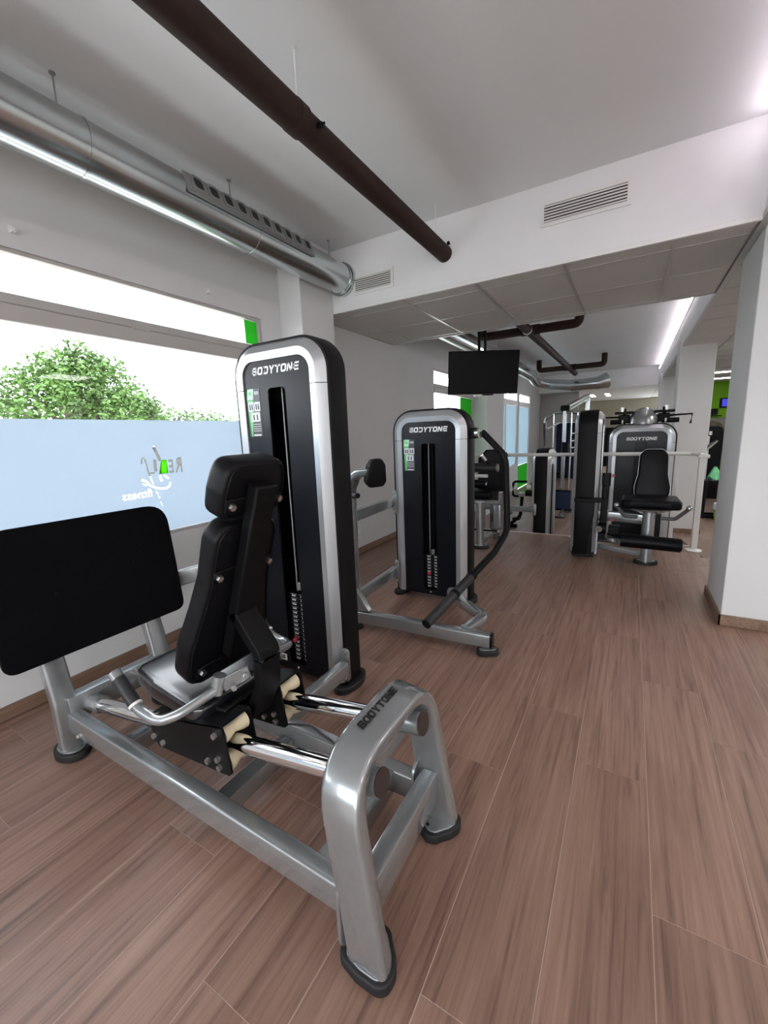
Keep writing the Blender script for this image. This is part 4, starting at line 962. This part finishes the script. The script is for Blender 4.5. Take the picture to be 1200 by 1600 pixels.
# ================================================================ LEG EXTENSION
t = Thing('leg_extension_machine', 'leg extension machine with black seat and shin roller before the railing', 'gym machine', (0.0, 4.7, 0.0))
tower(t, T(-0.248, 4.865, 0) @ RZ(90), 1.452, front=False, depth=0.24)
for dy in (4.60, 5.12):
    foot_pad(t, (-0.37, dy, 0.002), 0.10, 0.055, cap=False, lobes=False); 
t.add('tower_leg', box(-0.46, -0.29, 4.56, 4.60, 0.03, 0.09), 'black')
t.add('lower_shroud', plate([(-0.435, 0.02), (-0.325, 0.02), (-0.305, 0.34), (-0.275, 0.40), (-0.27, 0.565), (-0.445, 0.565), (-0.445, 0.42), (-0.435, 0.36)], [], 0.05, T(0, 4.49, 0.02), bev=0.006), 'blackm')
t.add('shroud_cap', box(-0.455, -0.205, 4.475, 4.56, 0.575, 0.615, bev=0.008), 'black')
lb = t.add('lift_lever', bar((-0.20, 4.62, 0.18), (-0.185, 4.64, 0.85), 0.035, 0.06, 0.006, up=(1, 0, 0)), 'blackm')
t.add('lever_weight', cyl((-0.225, 4.70, 0.78), (-0.15, 4.70, 0.78), 0.065, 18), 'black'); t.add('lever_weight', box(-0.215, -0.165, 4.60, 4.69, 0.60, 0.73, bev=0.01), 'black')
t.add('pivot_hub', cyl((-0.235, 4.60, 0.30), (-0.165, 4.60, 0.30), 0.055, 24), 'blackm'); t.add('pivot_ring', cyl((-0.225, 4.545, 0.30), (-0.215, 4.60, 0.30), 0.03, 18), 'bolt')
t.add('pull_pin', cyl((-0.11, 4.55, 0.405), (-0.11, 4.52, 0.405), 0.014, 12), 'red'); t.add('pull_pin', cyl((-0.13, 4.70, 0.82), (-0.13, 4.67, 0.82), 0.014, 12), 'red')
sp = t.add('seat_post', sweep([(0.185, 4.52, 0.02), (0.185, 4.54, 0.50)], rrect(0.10, 0.12, 0.045, 5), up=(0, 1, 0)), 'silver'); foot_pad(t, (0.185, 4.53, 0.002), 0.10, 0.07, lobes=False)
t.add('seat_tray', lathe([(0.08, 0.0), (0.20, 0.05), (0.205, 0.06), (0.02, 0.062)], 28, T(0.19, 4.62, 0.475)), 'silver')
ol = soft([(-0.05, 4.46), (0.04, 4.44), (0.19, 4.475), (0.34, 4.44), (0.43, 4.46), (0.42, 4.85), (-0.04, 4.85)], 0.04)
t.add('seat_pad', plate(ol, [], 0.085, RX(-90) @ T(0, -0.62, 0), bev=0.025), 'vinyl', None, 60)
ol = soft([(-0.145, 0.0), (0.145, 0.0), (0.150, 0.10), (0.125, 0.22), (0.118, 0.42), (0.075, 0.47), (-0.075, 0.47), (-0.118, 0.42), (-0.125, 0.22), (-0.150, 0.10)], 0.05)
mb = T(0.205, 4.83, 0.60) @ RX(-8)
bp = t.add('back_pad', plate(ol, [], 0.07, mb, bev=0.02), 'vinyl', None, 60)
t.add('piping', pipe_loop([(x*1.01, z) for x, z in ol], 0.03, 0.004, mb), 'letter', bp, None, 'white edge piping')
t.add('back_post', bar((0.20, 4.93, 0.45), (0.20, 4.99, 0.95), 0.06, 0.05, 0.008, up=(0, 1, 0)), 'silver')
t.add('seat_beam', bar((-0.26, 4.72, 0.415), (0.22, 4.68, 0.40), 0.06, 0.10, 0.012), 'silver')
t.add('lever_box', box(-0.14, -0.045, 4.45, 4.55, 0.275, 0.36, bev=0.008), 'blackm'); t.add('lever_foot', cyl((-0.10, 4.47, 0.215), (-0.10, 4.47, 0.245), 0.05, 20), 'silver')
t.add('lever_arm', bar((-0.14, 4.52, 0.265), (0.0, 4.42, 0.262), 0.03, 0.03, 0.006), 'blackm')
r = t.add('shin_roller', cyl((-0.03, 4.40, 0.245), (0.435, 4.40, 0.235), 0.062, 28), 'vinyl'); t.add('roller_cap', cyl((0.435, 4.40, 0.235), (0.445, 4.40, 0.235), 0.05, 24), 'black', r)
t.add('base_rail', bar((-0.30, 4.80, 0.075), (0.18, 4.60, 0.07), 0.055, 0.055, 0.01), 'trim'); t.add('base_rail', bar((-0.30, 4.98, 0.10), (0.15, 4.86, 0.10), 0.05, 0.05, 0.01), 'silver')
t.add('base_upright', box(-0.262, -0.235, 4.62, 4.66, 0.02, 0.26, bev=0.004), 'trim')
for sg, x in ((-1, -0.075), (1, 0.47)):
    h = t.add('side_handle', tube(fillet([(0.19+sg*0.10, 4.60, 0.435), (0.19+sg*0.20, 4.56, 0.44), (x, 4.47, 0.545), (x+sg*0.01, 4.43, 0.575)], 0.05, 5), 0.017, 14), 'silver')
    t.add('handle_knob', lathe([(0.008, -0.03), (0.021, -0.02), (0.023, 0.0), (0.018, 0.016), (0.006, 0.022)], 16, T(x+sg*0.008, 4.44, 0.572) @ RX(60)), 'silver', h)

# ================================================================ LOWER FLOOR MACHINES
t = Thing('pec_deck_machine', 'weight tower with arms on top standing on the lower floor behind the railing', 'gym machine', (0.10, 5.9, LOW))
tower(t, T(0.103, 5.76, LOW), 1.605, detail=1, W=0.665, stick=False, letter_y=0.16)
t.add('arm_dome', lathe([(0.155, 0.0), (0.15, 0.08), (0.115, 0.15), (0.06, 0.185), (0.01, 0.195)], 24, T(0.11, 5.92, 1.31)), 'silver')
for sg in (-1, 1):
    c = 0.11+sg*0.20
    t.add('arm_hub', box(c-0.06, c+0.06, 5.86, 5.96, 1.33, 1.43, bev=0.012), 'blackm'); t.add('hub_post', cyl((c, 5.90, 1.32), (c, 5.90, 1.50), 0.018, 12), 'blackm')
    t.add('pad_bar', box(c-0.10, c+0.10, 5.84, 5.88, 1.435, 1.465, bev=0.006), 'blackm'); t.add('hub_bolt', cyl((c+sg*0.02, 5.86, 1.46), (c+sg*0.02, 5.86, 1.515), 0.018, 12), 'bolt')
    t.add('arm_roller', cyl((c+sg*0.02, 5.80, 1.345), (c+sg*0.14, 5.80, 1.345), 0.028, 16), 'vinyl'); t.add('roller_end', cyl((c+sg*0.02, 5.795, 1.345), (c+sg*0.005, 5.795, 1.345), 0.026, 16), 'bolt')
    t.add('outer_lever', tube([(c+sg*0.05, 5.88, 1.40), (c+sg*0.26, 5.84, 1.405), (c+sg*0.25, 5.84, 1.30)], 0.012, 10), 'blackm')
t.add('base_block', box(-0.20, 0.42, 5.80, 5.94, LOW+0.004, LOW+0.04, bev=0.006), 'black')

t = Thing('weight_tower_machine', 'lower weight tower with a side bar just past the platform edge', 'gym machine', (-1.0, 6.1, LOW))
tower(t, T(-0.905, 6.19, LOW) @ RZ(90), 1.32, front=True, detail=1, depth=0.23, stick=False)
flange(t, (-1.09, 5.878, 0.215), (0, -1, 0), 0.17, 0.05)
t.add('side_bar', bar((-1.80, 5.86, 0.225), (-1.09, 5.865, 0.215), 0.04, 0.075, 0.01), 'silver')
t.add('bar_leg', bar((-1.80, 5.87, LOW+0.003), (-1.80, 5.87, 0.27), 0.06, 0.06, 0.01, up=(0, 1, 0)), 'silver')
t.add('base_block', box(-1.13, -0.92, 5.93, 6.45, LOW+0.004, LOW+0.06, bev=0.006), 'black')

t = Thing('crunch_machine', 'black tube frame machine with a looped handle near the far window', 'gym machine', (-1.5, 6.9, LOW))
t.add('loop_handle', tube(fillet([(-1.40, 6.9, 0.475), (-1.62, 6.9, 0.475), (-1.62, 6.9, 0.235), (-1.53, 6.9, 0.235)], 0.06, 6), 0.020, 14), 'blackm')
t.add('curved_upright', tube(fillet([(-1.475, 6.92, 0.28), (-1.50, 6.92, -0.10), (-1.70, 6.92, LOW+0.025)], 0.14, 6), 0.028, 14), 'blackm')
t.add('joint_block', box(-1.53, -1.44, 6.88, 6.96, 0.23, 0.30, bev=0.01), 'bolt'); t.add('chest_roller', cyl((-1.42, 6.9, 0.29), (-1.30, 6.9, 0.29), 0.05, 18), 'vinyl'); t.add('white_knob', lathe([(0.01, -0.04), (0.035, -0.025), (0.035, 0.02), (0.01, 0.035)], 16, T(-1.37, 6.88, 0.40)), 'white')
t.add('seat_pad', box(-1.95, -1.66, 6.85, 7.10, -0.10, -0.06, bev=0.012), 'vinyl'); t.add('seat_stem', bar((-1.78, 6.95, LOW+0.01), (-1.76, 6.95, -0.10), 0.05, 0.05, 0.008, up=(0, 1, 0)), 'silver')
t.add('foot_rest', box(-1.62, -1.50, 6.86, 7.0, -0.16, -0.12, bev=0.01), 'blackm'); t.add('base_rail', bar((-1.95, 6.92, LOW+0.035), (-1.55, 6.92, LOW+0.035), 0.05, 0.055, 0.008), 'blackm')

# cable machine
CYY = 8.3
t = Thing('cable_machine', 'tall cable machine with bright guide rods and a navy weight shroud', 'gym machine', (-1.05, CYY, LOW))
t.add('outer_frame', tube(fillet([(-1.36, CYY, 0.05), (-1.40, CYY, 1.48), (-1.20, CYY, 1.58), (-0.72, CYY, 1.56), (-0.66, CYY, 1.45), (-0.66, CYY, 0.1)], 0.12, 6), 0.030, 14), 'silver')
t.add('frame_leg', tube(fillet([(-1.36, CYY, 0.06), (-1.16, CYY+0.02, 0.45), (-1.13, CYY, 0.50)], 0.05), 0.028, 12), 'blackm')
t.add('centre_column', box(-1.09, -1.03, CYY-0.03, CYY+0.03, 0.10, 1.68, bev=0.006), 'galv'); t.add('top_cap', box(-1.13, -0.98, CYY-0.06, CYY+0.06, 1.60, 1.70, bev=0.02, seg=2), 'black')
for x in (-1.24, -0.94, -0.84, -0.78): t.add('guide_rod', cyl((x, CYY-0.02, 0.10), (x, CYY-0.02, 1.56), 0.012, 12), 'chrome')
t.add('pulley_block', box(-1.08, -0.97, CYY-0.08, CYY-0.03, 0.85, 1.05, bev=0.015), 'black')
for z in (1.15, 1.02, 0.9): t.add('pulley', cyl((-0.86, CYY-0.08, z), (-0.86, CYY-0.05, z), 0.05, 18), 'black'); t.add('pulley_bracket', box(-0.94, -0.78, CYY-0.05, CYY-0.03, z+0.04, z+0.06), 'bolt')
t.add('weight_shroud', box(-1.20, -0.89, CYY-0.14, CYY-0.02, -0.17, 0.16, bev=0.012), 'navy'); t.add('shroud_top', box(-1.205, -0.885, CYY-0.145, CYY-0.015, 0.16, 0.18, bev=0.006), 'blackm')
t.add('base_bar', box(-1.45, -0.70, CYY-0.03, CYY+0.03, -0.215, -0.175, bev=0.008), 'blackm')
for y in (CYY-0.55, CYY+0.25): pass
t.add('support_leg', cyl((-1.02, CYY-0.10, -0.20), (-1.04, CYY-0.30, LOW+0.02), 0.035, 16), 'silver'); foot_pad(t, (-1.04, CYY-0.31, LOW+0.002), 0.09, 0.06, h=0.025, lobes=False)
t.add('support_leg', cyl((-1.0, CYY+0.05, -0.20), (-0.97, CYY+0.30, LOW+0.02), 0.035, 16), 'silver'); foot_pad(t, (-0.97, CYY+0.31, LOW+0.002), 0.09, 0.06, h=0.025, lobes=False)
t.add('top_arm', bar((-1.05, CYY, 1.64), (-0.80, CYY+1.2, 1.90), 0.09, 0.09, 0.012), 'galv'); t.add('handle_stub', cyl((-1.33, CYY-0.1, 1.30), (-1.12, CYY-0.05, 1.40), 0.012, 10), 'white')
t.add('rear_frame', box(-0.84, -0.76, CYY+1.15, CYY+1.23, LOW+0.004, 1.92, bev=0.008), 'galv')

# things behind the cable machine
t = Thing('curtain', 'navy curtain hanging at the far partition', 'curtain', (-1.75, 14.1, LOW))
b = bmesh.new(); cols = []
for i in range(25):
    x = -2.02+i*0.022; y = 14.12+0.03*math.sin(i*1.5); cols.append((b.verts.new((x, y, LOW+0.05)), b.verts.new((x, y, 1.45))))
for a, c in zip(cols, cols[1:]): b.faces.new((a[0], c[0], c[1], a[1]))
t.add('cloth', b, 'navy'); t.add('curtain_rod', cyl((-2.05, 14.12, 1.46), (-1.45, 14.12, 1.46), 0.012, 10), 'white')
t = Thing('elliptical_trainer', 'white and black cardio trainer standing by the far partition', 'gym machine', (-1.75, 11.0, LOW))
t.add('body_shell', box(-1.95, -1.60, 10.8, 11.3, 0.05, 0.32, bev=0.06, seg=3), 'white'); t.add('flywheel_cover', cyl((-1.94, 11.0, 0.02), (-1.62, 11.0, 0.02), 0.22, 24), 'black')
t.add('console', box(-1.90, -1.66, 10.85, 10.90, 0.62, 0.78, bev=0.02), 'black'); t.add('upright', cyl((-1.78, 11.05, 0.2), (-1.78, 10.9, 0.7), 0.04, 14), 'white'); t.add('base_rail', box(-1.9, -1.65, 10.7, 11.5, LOW+0.004, LOW+0.07, bev=0.01), 'black')
t.add('stem', box(-1.83, -1.72, 10.95, 11.1, LOW+0.05, 0.06), 'black')

# ================================================================ TELEVISION
tvc = Vector((-1.535, 4.98, 1.97)); ya = 30.0
t = Thing('television', 'black wall television hanging on two poles behind the beam', 'television', tvc)
mx = T(*tvc) @ RZ(ya-3) @ RX(6) @ RY(1.2)
t.add('casing', box(-0.405, 0.405, 0.0, 0.045, -0.242, 0.242, bev=0.006, mx=mx), 'black'); 
sc = t.add('screen', box(-0.397, 0.397, -0.004, 0.002, -0.232, 0.236, bev=0.001, mx=mx), 'screen')
t.add('mount_plate', box(-0.12, 0.12, 0.045, 0.075, -0.1, 0.12, bev=0.006, mx=mx), 'blackm')
for dx in (-0.035, 0.035):
    p = mx @ Vector((dx-0.01, 0.06, 0.1)); t.add('ceiling_pole', cyl(p, (p.x, p.y, CZ), 0.016, 14), 'blackm')
t.add('signal_box', box(-0.10, -0.02, 0.0, 0.04, -0.268, -0.245, bev=0.004, mx=mx), 'white'); t.add('cable_bundle', box(0.0, 0.13, 0.005, 0.03, -0.258, -0.243, bev=0.004, mx=mx), 'blackm')

# ================================================================ CORRIDOR THINGS
t = Thing('weight_tower_machine', 'slim weight tower with a bright edge beside the green wall', 'gym machine', (1.5, 11.0, LOW))
t.add('tower_body', plate(upath(0, 1.52, 0.12, 0.0, 6, 0.34), [], 0.22, T(1.47, 11.1, LOW+0.004), bev=0.01), 'black'); t.add('edge_trim', box(1.37, 1.42, 11.085, 11.10, LOW+0.12, 1.02, bev=0.004), 'trim'); t.add('trim_head', box(1.40, 1.45, 11.085, 11.10, 1.04, 1.12, bev=0.004), 'trim')
t.add('chrome_arm', cyl((1.18, 10.2, 0.70), (1.50, 10.9, 0.92), 0.035, 14), 'chrome')
t.add('arm_link', bar((1.50, 10.88, 0.92), (1.50, 11.1, 0.92), 0.05, 0.05, 0.01), 'blackm')
t = Thing('weight_bench', 'black bench frame carrying a green towel', 'bench', (1.35, 9.2, LOW))
t.add('shelf', box(1.14, 2.0, 9.05, 9.35, 0.25, 0.30, bev=0.01), 'blackm'); t.add('leg', bar((1.17, 9.06, 0.28), (1.12, 8.75, LOW+0.02), 0.05, 0.05, 0.008), 'blackm'); t.add('leg', bar((1.9, 9.06, 0.28), (1.95, 8.75, LOW+0.02), 0.05, 0.05, 0.008), 'blackm')
t.add('cross_tube', bar((1.08, 9.0, LOW+0.035), (2.0, 9.0, LOW+0.035), 0.04, 0.05, 0.008), 'blackm'); t.add('cross_tube', bar((1.10, 8.75, LOW+0.03), (2.0, 8.75, LOW+0.03), 0.04, 0.05, 0.008), 'blackm'); t.add('leg', bar((1.17, 9.3, 0.28), (1.15, 9.45, LOW+0.004), 0.05, 0.05, 0.008), 'blackm')
def cloth(x, y, z):
    b = bmesh.new(); n = 18; rings = []
    for k in range(6):
        f = k/5; r = 0.02+0.085*f; zz = z+0.20-0.24*f*0.8
        rings.append([b.verts.new((x+r*(1+0.25*math.sin(3*a+1))*math.cos(a), y+r*(1+0.2*math.cos(4*a))*math.sin(a)*0.7, zz+0.035*math.sin(2*a+0.6)*f)) for a in [2*PI*i/n for i in range(n)]])
    for r0, r1 in zip(rings, rings[1:]):
        for i in range(n): b.faces.new((r0[i], r0[(i+1) % n], r1[(i+1) % n], r1[i]))
    b.faces.new(rings[0]); return b
o = bm_obj('towel', cloth(1.29, 9.18, 0.34), 'towel', None, 60); tag(o, 'mint green towel draped over a bottle on the bench', 'towel')
t = Thing('spray_bottle', 'pale blue bottle under the green towel', 'bottle', (1.29, 9.18, 0.30)); t.add('bottle_body', lathe([(0.035, 0), (0.04, 0.01), (0.04, 0.13), (0.015, 0.17), (0.012, 0.21)], 16, T(1.29, 9.18, 0.302)), 'stick_w')
t = Thing('waste_bin', 'lime green bin with a white bag', 'bin', (1.325, 9.0, LOW)); t.add('bin_body', lathe([(0.075, 0.0), (0.10, 0.22), (0.095, 0.225), (0.07, 0.02)], 20, T(1.34, 8.6, LOW+0.005)), 'bing'); t.add('bin_bag', lathe([(0.085, 0.17), (0.108, 0.19), (0.112, 0.26), (0.10, 0.285), (0.08, 0.27)], 20, T(1.34, 8.6, LOW+0.005)), 'bag')
t = Thing('wall_screen', 'small screen with blue picture on the green wall', 'screen', (2.1, 14.45, 1.75)); t.add('casing', box(1.98, 2.35, 14.42, 14.49, 1.68, 1.93, bev=0.01), 'black'); t.add('picture', box(2.03, 2.33, 14.415, 14.421, 1.71, 1.90), 'blue')
t = Thing('wall_screen', 'small dark screen below the blue one', 'screen', (1.82, 14.45, 1.55)); t.add('casing', box(1.72, 1.96, 14.42, 14.49, 1.50, 1.66, bev=0.01), 'black'); t.add('stand_arm', box(1.60, 2.05, 14.40, 14.43, 1.46, 1.485), 'black')
t = Thing('mural_panel', 'grey and brown printed panel on the green wall', 'mural', (1.8, 14.45, 0.2))
t.add('print_board', box(1.35, 2.5, 14.46, 14.495, 0.25, 1.42, bev=0.004), 'mural_bg')
t.add('print_shape', plate(soft([(1.45, 0.6), (1.75, 0.45), (2.15, 0.55), (2.2, 1.0), (2.05, 1.28), (1.85, 1.36), (1.6, 1.2), (1.42, 0.95)], 0.08), [], 0.004, T(0, 14.455, 0)), 'mural', None, None)
t = Thing('exercise_bike', 'dark exercise bike silhouetted against the green wall', 'gym machine', (1.75, 13.2, LOW))
t.add('handlebar', tube(fillet([(1.55, 13.2, 1.02), (1.70, 13.2, 1.10), (1.84, 13.2, 1.02)], 0.05), 0.02, 10), 'black'); t.add('stem', cyl((1.70, 13.2, 1.08), (1.74, 13.3, 0.3), 0.035, 12), 'black')
t.add('flywheel', cyl((1.70, 13.25, 0.02), (1.80, 13.25, 0.02), 0.26, 24), 'black'); t.add('frame_tube', cyl((1.74, 13.3, 0.3), (1.75, 13.9, 0.2), 0.04, 12), 'black'); t.add('saddle', box(1.66, 1.84, 13.75, 14.0, 0.62, 0.68, bev=0.02), 'black'); t.add('seat_tube', cyl((1.75, 13.9, LOW+0.06), (1.75, 13.87, 0.64), 0.03, 12), 'black'); t.add('base_rail', box(1.60, 1.90, 13.1, 14.1, LOW+0.004, LOW+0.06, bev=0.01), 'black'); t.add('fork', box(1.73, 1.77, 13.2, 13.3, LOW+0.05, 0.05), 'black')

# ================================================================ SMALL WALL THINGS
for y, z, lb in ((0.995, 2.30, 'small white hook above the window under the plain duct'), (2.046, 2.302, 'small white hook above the window beside the pilaster')):
    t = Thing('blind_hook', lb, 'hook', (WX, y, z), 'hooks above the big window')
    t.add('hook_plate', box(WX+0.0005, WX+0.006, y-0.012, y+0.012, z-0.014, z+0.018, bev=0.001), 'white'); t.add('hook_arm', box(WX+0.005, WX+0.032, y-0.008, y+0.008, z-0.014, z-0.006, bev=0.001), 'white'); t.add('hook_tip', box(WX+0.027, WX+0.032, y-0.008, y+0.008, z-0.008, z+0.008, bev=0.001), 'white')
t = Thing('wall_socket', 'white double wall socket behind the hip machine', 'socket', (WX, 3.73, 0.26))
t.add('face_plate', box(WX+0.0005, WX+0.010, 3.69, 3.77, 0.18, 0.34, bev=0.003), 'white')
for z in (0.22, 0.30): t.add('socket_recess', cyl((WX+0.0095, 3.73, z), (WX+0.0115, 3.73, z), 0.022, 18), 'stick_w')

# ================================================================ OUTSIDE
struct(bm_obj('ground_outside', box(-60, WX-0.25, -40, 60, -0.9, -0.8), 'pave'), 'pale paved ground outside', 'ground')
struct(bm_obj('ground_street', box(-30, 30, -40, YB-0.25, -0.9, -0.8), 'pave'), 'pale paved street outside', 'ground')
def tree(label, base, hgt, crown, n, m, leaf=0.16, seed=1, trunk=0.16):
    rnd = random.Random(seed); t = Thing('tree', label, 'tree', base, 'trees outside the window')
    x, y, z = base
    tb = tube([(x, y, z), (x+0.1, y+0.1, z+hgt*0.35), (x-0.05, y+0.2, z+hgt*0.6)], trunk, 10)
    tk = t.add('trunk', tb, 'bark')
    b = bmesh.new(); bb = None
    for (cx, cy, cz, r) in crown:
        c = Vector((x+cx, y+cy, z+cz))
        bb = tube([(x, y+0.1, z+hgt*0.38), ((x+c.x)/2, (y+c.y)/2, (z+hgt*0.45+c.z)/2), tuple(c)], 0.045, 6, bm=bb)
        for _ in range(int(n*r*r)):
            d = Vector((rnd.gauss(0, 1), rnd.gauss(0, 1), rnd.gauss(0, 1))).normalized()*r*(rnd.random()**0.45)*(0.8+0.35*rnd.random())
            p = c+Vector((d.x, d.y, d.z*0.8)); u = Vector((rnd.gauss(0, 1), rnd.gauss(0, 1), rnd.gauss(0, 0.6))).normalized(); v = u.cross(Vector((rnd.gauss(0, 1), rnd.gauss(0, 1), rnd.gauss(0, 1)))).normalized(); s = leaf*(0.6+0.8*rnd.random())
            q = [b.verts.new(p+u*s*a+v*s*e) for a, e in ((-0.6, 0), (-0.1, 0.32), (0.6, 0), (-0.1, -0.32))]; b.faces.new(q)
    t.add('branches', bb, 'bark', tk)
    f = t.add('foliage', b, m, None, None); f['kind'] = 'stuff'
crown = [(0, 0.1, 3.35, 0.42), (0.1, 0.25, 2.95, 0.5), (0.1, -0.5, 2.5, 0.5), (0, 0.5, 2.3, 0.5), (0, -0.45, 3.0, 0.5), (0.2, 0.55, 3.05, 0.5), (0, -1.0, 2.65, 0.4), (0, 0.0, 2.65, 0.65), (0.2, 0.95, 2.55, 0.55), (0, 1.45, 2.3, 0.42), (0, -1.35, 2.25, 0.45), (0, 0.1, 2.0, 0.75), (0, 1.7, 2.0, 0.42), (0, -0.9, 2.0, 0.6), (0, 0.9, 2.0, 0.6), (0, -1.9, 2.0, 0.4)]
tree('large bright green tree rising above the frosted film', (-11.0, 5.0, -0.8), 4.4, [(a, c, d+0.8, r) for a, c, d, r in crown], 2700, 'leaf', 0.085, 3)
tree('small green tree near the left window jamb', (-9.0, -0.6, -0.8), 4.0, [(0, -0.5, 2.6, 0.8), (0, -1.5, 2.35, 0.5), (0, -1.0, 2.0, 0.8)], 700, 'leaf', 0.12, 5, 0.1)
tree('grey green tree far off beside the large tree', (-22.0, 14.6, -0.8), 5, [(0, -1.5, 3.4, 1.3), (0, 0.4, 3.1, 1.2), (0, 2.2, 3.2, 1.2), (0, 4.2, 2.7, 1.2), (0, 5.8, 3.1, 1.0)], 420, 'leaf2', 0.20, 9)
tree('bright green shrub seen beside the tall tower', (-9.0, 8.0, -0.8), 3.2, [(0, 0, 2.0, 0.6), (0, 0.7, 2.25, 0.55), (0, -0.6, 1.6, 0.5)], 700, 'leaf', 0.11, 11, 0.08)
t = Thing('street_building', 'pale low building across the street', 'building', (-18, 4, -0.8))
t.add('wall', box(-19, -18, -8, 17, -0.1, 1.15), 'facade'); t.add('plinth', box(-19, -17.95, -8, 17, -0.8, -0.1), 'pave'); t.add('roof_edge', box(-19.1, -17.9, -8.1, 17.1, 1.15, 1.25), 'pave')
for y in (-5, -2, 1, 4, 7, 9.6, 13): t.add('window', box(-18.02, -17.98, y-0.5, y+0.5, 0.1, 0.8), 'stick_d')
